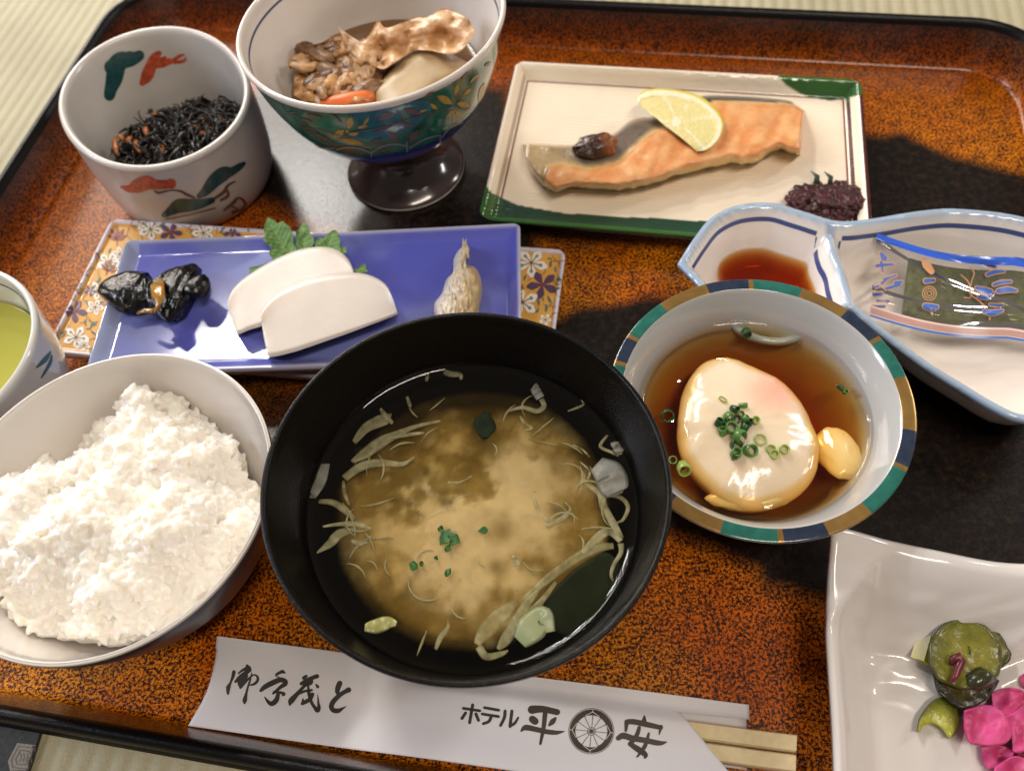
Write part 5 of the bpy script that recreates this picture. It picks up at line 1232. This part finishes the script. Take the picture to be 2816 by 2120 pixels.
    for r, z in ((.034, .0245), (.026, .0145), (.0005, .0105)):
        for a in range(n): th = a/n*6.28318; V.append(Vector((EB[0]+r*math.cos(th), EB[1]+r*math.sin(th), z)))
    for k in range(len(qs)+2):
        for a in range(n): F.append((k*n+a, (k+1)*n+a, (k+1)*n+(a+1) % n, k*n+(a+1) % n))
    tag(outward(mkobj('egg_broth', V, F, liquid('egg_broth', (.92, .68, .10), 200), loc=(*EB, .02))), 'clear amber brown broth round the egg', 'broth')
    # scallion rings
    gm = [mat('scallion_green', (.09, .24, .05), .25, var=.25, vscale=300, sss=.15), mat('scallion_pale', (.30, .42, .10), .25, var=.2, vscale=300, sss=.2), mat('scallion_dark', (.02, .08, .02), .25, var=.3, vscale=300)]
    def ringg(x, y, r, m, tilt, lab, grp=None, hz=None, asp=1.0, rz=0, hgt=.0012):
        px_, py_ = 1650+x*.4686, 740+y*.4686; p = at(px_, py_, z0); sd_ = float(sdist(np.array([p.x]), np.array([p.y]), EWa)[0])
        if hz is None: hz = .0046 if sd_ > 0 else .0005
        # lift onto the egg dome
        p = at(px_, py_, z0+hz); R = Matrix.Rotation(rz, 3, 'Z') @ Matrix.Rotation(tilt, 3, 'X')
        wl = r*.30; pr = [(r, -hgt), (r, hgt), (r-wl*.5, hgt*1.15), (r-wl, hgt), (r-wl, -hgt), (r-wl*.5, -hgt*1.15)]
        V, F = grid(22, 6, lambda a, b: p+R @ Vector((pr[int(round(b*6)) % 6][0]*math.cos(a*6.2832), pr[int(round(b*6)) % 6][0]*math.sin(a*6.2832)*asp, pr[int(round(b*6)) % 6][1])), cu=True, cv=True)
        tag(mkobj('scallion_ring', V, F, gm[m], loc=p), where(('', 'pale ', 'dark ')[m]+('large ' if r > .0019 else 'tiny ' if r < .0011 else '')+'scallion ring heaped on the egg', p, at(2023, 1170, .036)) if grp else lab, 'scallion', grp)
    GL = 'scallion rings heaped on the egg'; LB = 'small green scallion ring in the heap on top of the egg'
    for x, y, r, m, tl in ((770, 930, .0020, 0, .2), (700, 900, .0014, 2, .5), (720, 950, .0014, 0, -.4), (760, 870, .0018, 0, .9), (800, 880, .0016, 2, .3), (820, 850, .0013, 0, .6), (790, 820, .0012, 2, .9), (840, 800, .0009, 0, 1.2), (850, 880, .0012, 0, .8), (910, 890, .0014, 1, .2), (820, 985, .0026, 0, 1.1), (800, 1030, .0018, 2, .3), (800, 1080, .0018, 0, .2), (790, 1100, .0010, 2, .1), (885, 1065, .0021, 0, .5), (740, 900, .0013, 2, .2), (850, 930, .0013, 2, 1.0), (880, 900, .0010, 2, .2)):
        ringg(x, y, r, m, tl, LB, GL, hz=.0048+rng.uniform(0, .0012), rz=rng.uniform(0, 3))
    ringg(940, 1000, .0020, 1, .2, 'thin open scallion ring just right of the green heap on the egg', hz=.0046, hgt=.0003)
    for x, y in ((1020, 1090), (1080, 1060), (1000, 1060)): ringg(x, y, .0016, 1, .2, 'pale yellow green scallion ring at the lower right of the heap on the egg', 'pale scallion rings on the egg', hz=.0040)
    ringg(722, 765, .0016, 1, .1, 'single pale oval scallion ring lying above the heap on the egg', hz=.0046, asp=.5, rz=-.8, hgt=.0003)
    ringg(395, 860, .0022, 2, .7, 'dark scallion piece floating by the left wall of the egg bowl'); ringg(860, 375, .0016, 2, 1.2, 'dark scallion piece floating at the far wall of the egg bowl'); ringg(1420, 700, .0020, 2, .9, 'green scallion sliver floating at the upper right of the egg broth', asp=.35, rz=-.9)
    ringg(490, 1170, .0022, 1, .9, 'pale scallion stub floating at the lower left of the egg broth', hgt=.0018); ringg(425, 1120, .0014, 0, .4, 'small green scallion ring floating next to the pale stub in the egg broth'); ringg(1440, 720, .0008, 0, .3, 'tiny green scallion crumb beside the sliver in the egg broth')
egg()

# ------------------------------------------------------------------ white dish with pickles
def whitedish():
    o = at(2291, 1450, .033); ex = E1; ey = -E2; LX, LY = .105, .105
    t = thing('pickle_dish', 'square white dish with raised edges holding green and pink pickles', 'dish', (o.x, o.y, 0))
    nu, nv = 110, 110
    def H(x, y):
        dl = x; db = y; dr = LX-x; df = LY-y
        h = .0055+.0195*(1-sm(.0, .020, dl))**1.2+.0215*(1-sm(.0, .034, db))**1.25+.017*(1-sm(0, .02, dr))+.015*(1-sm(0, .02, df))
        h = min(h, .0262)+.0060*math.exp(-((x/.016)**2+(y/.016)**2))
        h += .0009*math.sin(x*150+2.6)*(1-sm(.0, .03, y))
        h += .0011*nz(x*1.1, y*3.2+x*.9, 2, 80)*sm(.006, .014, min(dl, db))*(1-sm(.030, .05, y))
        h += .0008*math.sin((y+.25*x+.004*math.sin(x*90))*620)*sm(.010, .018, db)*(1-sm(.034, .048, db))*sm(.012, .02, dl)*.8
        return h
    V = []; C = []
    for s in (1, 0):
        for i in range(nu):
            for j in range(nv):
                x, y = (i/(nu-1))**1.0*LX, j/(nv-1)*LY; e = min(x, y, LX-x, LY-y)
                z = H(x, y)-(0 if s else .0032)-(.0008*(1-sm(0, .0012, e)) if s else 0); p = o+ex*(x-.0006*math.sin(y*70))+ey*(y-.0012*math.sin(x*90+.6)+.0)
                V.append(Vector((p.x, p.y, max(z, .0012)))); C.append((.80, .77, .75))
    n = nu*nv; F = []
    for i in range(nu-1):
        for j in range(nv-1): a = i*nv+j; F += [(a, a+1, a+nv+1, a+nv), (n+a, n+a+nv, n+a+nv+1, n+a+1)]
    for i in range(nu-1):
        a = i*nv; F.append((a, a+nv, n+a+nv, n+a)); a += nv-1; F.append((a, n+a, n+a+nv, a+nv))
    for j in range(nv-1):
        a = j; F.append((a, n+a, n+a+1, a+1)); a = (nu-1)*nv+j; F.append((a, a+1, n+a+1, n+a))
    mkobj('dish_body', V, F, mat('dish_white_glaze', (.72, .68, .65), .16, coat=.3), t)
    q = o+ex*.05+ey*.05; V, F = grid(60, 2, lambda a, b: Vector((q.x+.03*math.cos(a*6.2832), q.y+.03*math.sin(a*6.2832), b*.0032+.0002)), cu=True); part('foot_ring', (V, F), MATS['white_porcelain'], t)
    s = .43258; O = (2200, 1400)
    cm = mat('pickled_cucumber', rough=.30, attr=True, var=.35, vscale=250, bump=.5, bscale=350, coat=.1, sss=.3, sssr=(.003, .003, .001))
    flesh = srgb(112, 110, 32); fl2 = srgb(142, 136, 46); rim = srgb(50, 50, 26); dk = srgb(40, 38, 24)
    def disc(P, z, th, nm, lb, cat, tilt=(0, 0), colf=None, grp=None, kids=None):
        W_ = conv(P, *O, s); R = cr(W_+[W_[0]], 73)[:-1]; cx = sum(p[0] for p in R)/72; cy_ = sum(p[1] for p in R)/72; V = []; C = []
        R = [(cx+(p[0]-cx)*(1.03+.014*math.sin(a*.9+P[0][0])*(('cuc' in nm)*1.0)+.02*nz(a*.35, P[0][1])), cy_+(p[1]-cy_)*(1.03+.014*math.sin(a*.9+P[0][0])*(('cuc' in nm)*1.0)+.02*nz(a*.35, P[0][1]))) for a, p in enumerate(R)]
        ks = [0.02, .3, .55, .75, .88, .95, 1.0]
        for k in ks:
            for a, p in enumerate(R):
                x = cx+(p[0]-cx)*k; y = cy_+(p[1]-cy_)*k; zz = z+tilt[0]*(x-cx)/100+tilt[1]*(y-cy_)/100-.0009*(1 if k == 1 else 0)+.0004*k**4*(1 if k < 1 else .3)+(.0020 if 'pink' in nm else .0009)*nz(x, y, z*900, .026)
                V.append(at(x, y, zz)); C.append(colf(k, x, y))
        for a in range(72): V.append(V[(len(ks)-1)*72+a].copy()); C.append(lerp(colf(1, *R[a]), (.02, .02, .01), .10))
        m0 = len(V)
        for a, p in enumerate(R): x, y = cx+(p[0]-cx)*.99, cy_+(p[1]-cy_)*.99; V.append(at(x, y, z-th+tilt[0]*(x-cx)/100+tilt[1]*(y-cy_)/100)); C.append(colf(1, x, y))
        F = [tuple(range(72))]
        for r in list(range(len(ks)-1))+[len(ks)]: F += [(r*72+a, (r+1)*72+a, (r+1)*72+(a+1) % 72, r*72+(a+1) % 72) for a in range(72)]
        F.append(tuple(m0+a for a in range(71, -1, -1)))
        ob = mkobj(nm, V, F, cm if 'cucumber' in nm else pm, loc=V[m0], cols=C); tag(ob, lb, cat, grp); return ob
    pm = mat('pink_pickle_flesh', rough=.45, attr=True, var=.22, vscale=180, sss=.25, sssr=(.003, .001, .0015), bump=.35, bscale=260)
    cuc = lambda k, x, y: lerp(lerp(fl2, flesh, sm(.2, .7, k+.3*nz(x, y, 3, .03))), rim, sm(.78, .97, k))
    disc([(1010, 690), (1120, 680), (1220, 720), (1280, 800), (1310, 860), (1340, 920), (1320, 970), (1260, 1010), (1150, 1000), (1050, 900), (980, 800)], .0118, .003, 'cucumber_slice', 'pickled cucumber slice lying half hidden behind the top one', 'cucumber', colf=cuc)
    disc([(830, 960), (900, 1050), (1100, 1040), (1250, 1080), (1240, 1130), (1190, 1200), (1110, 1250), (1020, 1260), (940, 1210), (870, 1140)], .0118, .005, 'cucumber_slice', 'dark wrinkled cucumber slice under the front edge of the top slice', 'cucumber', colf=lambda k, x, y: lerp(srgb(84, 72, 32), dk, sm(.3, .9, k)))
    disc([(1030, 690), (1140, 720), (1210, 780), (1260, 850), (1280, 940), (1255, 1050), (1200, 1110), (1110, 1140), (1000, 1130), (900, 1090), (850, 1030), (822, 940), (825, 860), (870, 780), (940, 720)], .0150, .0028, 'cucumber_slice', 'round olive green pickled cucumber slice on top with a red curl at its middle', 'cucumber', colf=lambda k, x, y: cuc(k*.93, x, y))
    g = tube([at(2200+x*s, 1400+y*s, .0150+dz) for x, y, dz in ((1100, 1030, 0), (1150, 1080, .001), (1160, 1130, 0))], [.0030, .0046, .0034], 10, .4); tag(mkobj('cucumber_fold', g[0], g[1], mat('dark_cucumber_skin', (.035, .035, .012), .2, coat=.3, bump=.5, var=.4), loc=g[0][0]), 'dark folded cucumber skin lapping the front right of the top slice', 'cucumber')
    g = tube([at(2200+x*s, 1400+y*s, .0163+dz) for x, y, dz in ((960, 990, 0), (975, 950, .0015), (1015, 935, .002), (1030, 960, .0018), (1005, 1010, .001), (990, 1060, .0005), (955, 1100, 0))], [.0008, .0012, .0013, .0013, .0012, .0010, .0004], 8, .7)
    tag(mkobj('red_shiso_curl', g[0], g[1], mat('red_shiso', (.16, .02, .03), .3, var=.5), loc=g[0][0]), 'small curled dark red shiso shred on the top cucumber slice', 'shiso')
    g = tube([at(2200+x*s, 1400+y*s, .0160) for x, y in ((1072, 870), (1080, 895), (1082, 925))], [.0002, .0003, .0002], 5); tag(mkobj('green_fleck', g[0], g[1], MATS['scallion_dark'], loc=g[0][0]), 'thin dark green fibre on the top cucumber slice', 'herb')
    # yellow stalk
    P0 = [at(2200+x*s, 1400+y*s, z) for x, y, z in ((835, 740, .0090), (810, 850, .0088), (775, 970, .0084))]
    g = tube(P0, [.0036, .0034, .0034], 4, .5); tag(mkobj('yellow_stalk', g[0], g[1], mat('yellow_green_stalk', (.42, .36, .03), .22, sss=.3, var=.15), loc=P0[1], smooth=False), 'yellow green pickled stalk leaning at the left of the cucumber slices', 'stalk')
    # crescent
    g = lens(conv([(740, 1415), (755, 1330), (800, 1260), (850, 1210), (920, 1190), (975, 1230), (1010, 1290), (1010, 1370), (985, 1430), (950, 1460)], *O, s), conv([(765, 1418), (770, 1400), (775, 1385), (790, 1372), (830, 1362), (870, 1375), (905, 1400), (925, 1425), (938, 1445), (945, 1458)], *O, s), 40, 12, lambda *a: 0, lambda *a: 0, 0)
    n = 480; V = []; C = []
    for k, p in enumerate(g[0]):
        u, v = g[2][k]; V.append(at(p.x, p.y, (.0084+.0008*math.sin(v*3.1)+.003*max(0, u-.8)) if k < n else .0060)); C.append(lerp(srgb(90, 92, 30), srgb(172, 172, 60), sm(.05, .8, v)))
    tag(mkobj('cucumber_peel', V, g[1], cm, loc=V[100], cols=None) if False else mkobj('cucumber_crescent', V, g[1], cm, loc=V[100], cols=C), 'crescent of yellow green cucumber with dark skin tips below the round slices', 'cucumber')
    pk = lambda k, x, y: lerp(srgb(216, 80, 142), srgb(176, 34, 92), sm(.1, .8, .5+nz(x, y, 6, .02)-.3*k))
    PP = [([(1215, 1170), (1300, 1140), (1380, 1140), (1430, 1170), (1440, 1260), (1390, 1310), (1300, 1310), (1230, 1280)], .0125, 'pink pickle piece at the back of the pink pile'),
          ([(1045, 1280), (1130, 1250), (1220, 1250), (1290, 1300), (1330, 1380), (1340, 1440), (1290, 1490), (1180, 1500), (1080, 1480), (1045, 1390)], .0160, 'broad pink pickle slice with a rounded lobe facing left'),
          ([(1290, 1320), (1360, 1290), (1430, 1240), (1500, 1300), (1510, 1450), (1450, 1520), (1360, 1540), (1340, 1430)], .0135, 'pink pickle slice at the right edge of the frame'),
          ([(1150, 1510), (1250, 1500), (1340, 1520), (1350, 1570), (1260, 1630), (1200, 1650), (1160, 1590)], .0120, 'small deep pink pickle slice below the broad one'),
          ([(1240, 1640), (1310, 1590), (1380, 1570), (1460, 1610), (1520, 1680), (1450, 1760), (1330, 1760), (1240, 1700)], .0145, 'lilac pink pickle slice at the very bottom right'),
          ([(1400, 1060), (1440, 1040), (1500, 1060), (1510, 1130), (1430, 1140), (1405, 1100)], .0115, 'tiny pink pickle tip above the pink pile at the right')]
    for P, z, lb in PP: disc(P, z-.0042, .0030, 'pink_pickle', lb, 'pickle', tilt=(rng.uniform(-.0006, .0006), rng.uniform(-.0006, .0006)), colf=pk)
    disc([(1400, 1530), (1430, 1510), (1470, 1530), (1460, 1580), (1410, 1600), (1380, 1570)], .0078, .002, 'pink_pickle', 'dark crimson pickle scrap between the pink slices', 'pickle', colf=lambda k, x, y: srgb(120, 30, 44))
whitedish()

# ------------------------------------------------------------------ chopsticks in their paper sleeve
def sleeve():
    o = at(598, 1750, .004); r_ = at(2060, 1937, .004); ex = (r_-o); LX = ex.length; ex.normalize(); ey = Vector((ex.y, -ex.x, 0)); WY = .0285
    t = thing('chopstick_sleeve', 'white paper chopstick sleeve with black lettering and wheel emblem at the tray front', 'paper sleeve', (o.x, o.y, .003))
    pm = mat('white_paper', (.72, .70, .72), .5, var=.02, vscale=20, bump=.08, bscale=60)
    def Pt(x, y, z): p = o+ex*x+ey*y; return Vector((p.x, p.y, z))
    def Z(x, y): return .0042+.0016*math.exp(-((x-.004)/.010)**2)*math.exp(-((y-.012)/.012)**2)+.0007*sm(.02, .16, x)*math.sin(min(1, max(0, y/WY))*3.14)+.0003*math.sin(x*60+y*90)+.0018*sm(.016, .0285, y)+.0034*sm(.003, .009, y)*sm(.05, .08, x)
    # upper layer with a diagonal cut mouth: cut line from px (1862,1953) to (1990,2110)
    c0 = at(1862, 1953, .0048); c1 = at(1990, 2110, .006); cx0 = (c0-o).dot(ex); cy0 = (c0-o).dot(ey); cx1 = (c1-o).dot(ex); cy1 = (c1-o).dot(ey)
    def xr(y): return cx0+(y-cy0)*(cx1-cx0)/(cy1-cy0) if y > cy0 else LX
    def sheet(x0f, x1f, z_, nm, nu=140, nv=40, ymax=WY, y0=0):
        def fn(a, b, dz=0):
            y = y0+b*(ymax-y0); x0, x1 = x0f(y), x1f(y); x = x0+(x1-x0)*a; return Pt(x, y, z_(x, y)+dz)
        V, F = grid(nu, nv, fn); n = len(V); V2 = [v-Vector((0, 0, .00018)) for v in V]
        F2 = [tuple(n+i for i in f[::-1]) for f in F]; side = [(i*nv, (i+1)*nv, n+(i+1)*nv, n+i*nv) for i in range(nu-1)]+[(i*nv+nv-1, (i+1)*nv+nv-1, n+(i+1)*nv+nv-1, n+i*nv+nv-1) for i in range(nu-1)]+[(j, j+1, n+j+1, n+j) for j in range(nv-1)]+[((nu-1)*nv+j, (nu-1)*nv+j+1, n+(nu-1)*nv+j+1, n+(nu-1)*nv+j) for j in range(nv-1)]
        return mkobj(nm, V+V2, F+F2+side, pm, t)
    left = lambda y: .0016*math.sin(y/WY*math.pi*1.0)*1.6 + (.0005 if y > .004 else 0)
    up_ = sheet(left, lambda y: min(LX-.0002, xr(max(y, cy0))) if y >= cy0 else LX, Z, 'front_layer', 150, 46, WY)
    sheet(lambda y: .004, lambda y: LX-.0005, lambda x, y: .0019+.0002*sm(.016, .0285, y), 'back_layer', 60, 10, .0185, .0004)
    d = Decal(up_, .00006)
    sc = .18083; O = (600, 1800)
    S1 = [[(240, 260, 34), (225, 330, 30), (190, 420, 22), (155, 500, 40), (150, 590, 22)], [(118, 490, 8), (165, 485, 30)],
      [(440, 165, 26), (450, 190, 50), (475, 230, 44)], [(310, 282, 16), (370, 235, 24), (440, 205, 34)], [(262, 410, 22), (335, 335, 36), (440, 262, 40), (480, 235, 30)], [(290, 385, 28), (350, 370, 40), (430, 320, 36)],
      [(300, 400, 20), (345, 450, 60), (335, 515, 12)], [(420, 280, 40), (400, 400, 46), (350, 440, 40)], [(340, 505, 18), (400, 430, 24), (500, 330, 16), (560, 305, 16), (603, 345, 24), (595, 400, 26), (545, 445, 24), (480, 460, 12)], [(512, 270, 10), (485, 390, 18), (450, 500, 20), (425, 600, 26), (405, 690, 42), (400, 735, 20)],
      [(960, 232, 12), (980, 255, 36), (1015, 272, 16)], [(970, 255, 30), (900, 290, 26), (880, 318, 12), (940, 350, 12)], [(650, 542, 30), (720, 482, 46), (850, 415, 50), (950, 380, 46), (1015, 400, 46), (1020, 440, 44), (950, 490, 34), (870, 560, 26), (835, 588, 20)], [(850, 562, 22), (950, 572, 26), (1005, 597, 30), (968, 625, 8)],
      [(915, 590, 34), (890, 680, 46), (845, 728, 48), (800, 742, 42), (750, 700, 28), (705, 635, 8)], [(1340, 325, 30), (1300, 352, 32)], [(1505, 325, 40), (1420, 355, 38), (1330, 400, 40), (1262, 440, 30)], [(1420, 395, 36), (1400, 430, 40), (1330, 455, 36)],
      [(1330, 450, 34), (1255, 535, 32), (1180, 620, 44), (1110, 700, 54), (1092, 755, 24)], [(1230, 592, 22), (1320, 552, 24), (1425, 536, 22)], [(1370, 480, 20), (1385, 600, 34), (1420, 720, 30), (1470, 800, 34), (1510, 842, 46), (1532, 800, 34), (1524, 720, 20), (1515, 600, 6)], [(1488, 450, 14), (1515, 485, 30)],
      [(1435, 600, 36), (1400, 670, 38), (1335, 712, 38), (1280, 742, 30)], [(1292, 670, 14), (1288, 720, 30)], [(1850, 432, 50), (1822, 500, 50), (1815, 570, 40), (1850, 605, 34)], [(1985, 532, 50), (1930, 560, 40), (1850, 612, 42), (1760, 700, 46), (1722, 780, 46), (1750, 840, 44), (1820, 850, 44), (1880, 822, 26), (1950, 780, 5)]]
    for q in S1: d.stroke(conv([(a_, b_, c_*1.65) for a_, b_, c_ in q], *O, sc), step=2.5, off=.00012)
    d.done('brush_lettering', ink, t)
    sc = .28933; O = (1240, 1900)
    S2 = [[(118, 162, 24), (275, 186, 24)], [(207, 130, 26), (178, 298, 26)], [(140, 205, 24), (105, 258, 26)], [(238, 215, 26), (262, 275, 26)], [(320, 156, 24), (455, 180, 24)], [(298, 216, 24), (452, 240, 24)], [(385, 235, 26), (362, 285, 26), (308, 308, 24)], [(515, 188, 26), (508, 250, 26), (472, 325, 24)], [(580, 188, 26), (562, 335, 26)], [(560, 330, 22), (605, 305, 24), (640, 250, 16)]]
    for q in S2: d.stroke(conv([(a_, b_, c_*1.15) for a_, b_, c_ in q], *O, sc), step=2.5, off=.00012)
    d.done('hotel_lettering', ink, t)
    S3 = [[(770, 175, 70), (870, 170, 56), (1010, 198, 50)], [(895, 215, 40), (880, 350, 34), (850, 500, 20)], [(775, 265, 60), (800, 285, 60)], [(992, 258, 24), (965, 290, 44), (935, 322, 20)], [(668, 378, 14), (710, 345, 46), (800, 360, 44), (900, 382, 42), (1000, 392, 36), (1080, 380, 6)],
      [(1840, 240, 16), (1835, 285, 44)], [(1680, 290, 44), (1740, 290, 46), (1860, 315, 46), (1995, 345, 38)], [(1672, 290, 40), (1662, 375, 22)], [(1998, 335, 30), (1978, 412, 10)], [(1590, 445, 40), (1640, 422, 52), (1720, 445, 50), (1840, 465, 46), (1980, 492, 42), (2055, 480, 6)],
      [(1790, 345, 30), (1765, 420, 36), (1705, 500, 40)], [(1700, 500, 36), (1780, 552, 50), (1845, 600, 44), (1845, 628, 24)], [(1880, 400, 20), (1862, 470, 30), (1835, 535, 34), (1780, 610, 18), (1762, 625, 10)]]
    for q in S3: d.stroke(conv([(a_, b_, c_*1.15) for a_, b_, c_ in q], *O, sc), step=2.5, off=.00012)
    cx, cy_ = 1335, 380
    def ringp(r0, r1, n=72, a0=0, a1=6.28319):
        w_ = r1-r0; rm_ = (r0+r1)/2; return [(cx+rm_*math.cos(a0+(a1-a0)*k/n), cy_+rm_*math.sin(a0+(a1-a0)*k/n)*1.0, w_) for k in range(n+1)]
    d.stroke(conv(ringp(152, 206), *O, sc), step=4, off=.00012); d.stroke(conv(ringp(212, 217), *O, sc), step=4, off=.00012)
    for k in range(12):
        a = k*math.pi/6+.1; d.stroke(conv([(cx+42*math.cos(a), cy_+42*math.sin(a), 5), (cx+150*math.cos(a), cy_+150*math.sin(a), 6)], *O, sc), off=.00012)
    d.stroke(conv(ringp(34, 40, 30), *O, sc), step=2, off=.00012); d.stroke(conv(ringp(24, 28, 24), *O, sc), step=2, off=.00012); d.poly(conv(circ(cx, cy_, 20), *O, sc), step=3, off=.00012)
    d.done('brand_lettering', mat('warm_black_ink', (.045, .032, .022), .5), t)
    for k in range(4):       # pale joints and inner rails of the wheel rim
        a = k*math.pi/2-1.50; da = .42
        for a1_, a2_, r1_, r2_ in ((a, a, 176, 208), (a-da, a, 158, 184), (a, a+da, 184, 158), (a-da, a-da, 146, 160), (a+da, a+da, 146, 160)):
            d.stroke(conv([(cx+r1_*math.cos(a1_), cy_+r1_*math.sin(a1_), 6), (cx+r2_*math.cos(a2_), cy_+r2_*math.sin(a2_), 6)], *O, sc), off=.0002)
    d.done('wheel_joint', mat('emblem_pale', (.62, .60, .55), .6), t)
    # the chopsticks, a joined pair
    ct = thing('chopsticks', 'pair of joined pale wooden chopsticks poking out of the paper sleeve', 'chopsticks', at(2190, 2045, .004))
    wm = mat('pale_wood', (.74, .60, .34), .5, var=.10, vscale=400, bump=.2, bscale=400)
    a0 = at(2192, 2018, .0062); e0 = at(2190, 2071, .0062); e1_ = at(2188, 2124, .0062)
    d_ = -ex; L_ = .120
    for (p, q) in ((a0, e0+(a0-e0)*.05), (e0-(e0-e1_)*.03, e1_)):
        w_ = (q-p); w_.z = 0; V = []; prof = [(0.0, -.0034), (0.02, -.0008), (.10, 0), (.90, 0), (.98, -.0008), (1, -.0034)]; nn = 12
        for i in range(nn+1):
            for f, z in prof: p_ = p+w_*f+d_*(L_*i/nn); V.append(Vector((p_.x, p_.y, .0062+z-.0004*i/nn)))
        k = len(prof); F = [(i*k+j, i*k+j+1, (i+1)*k+j+1, (i+1)*k+j) for i in range(nn) for j in range(k-1)]+[(i*k+k-1, i*k, (i+1)*k, (i+1)*k+k-1) for i in range(nn)]+[tuple(range(k-1, -1, -1)), tuple(nn*k+j for j in range(k))]
        mkobj('chopstick', V, F, wm, ct, smooth=False)
sleeve()
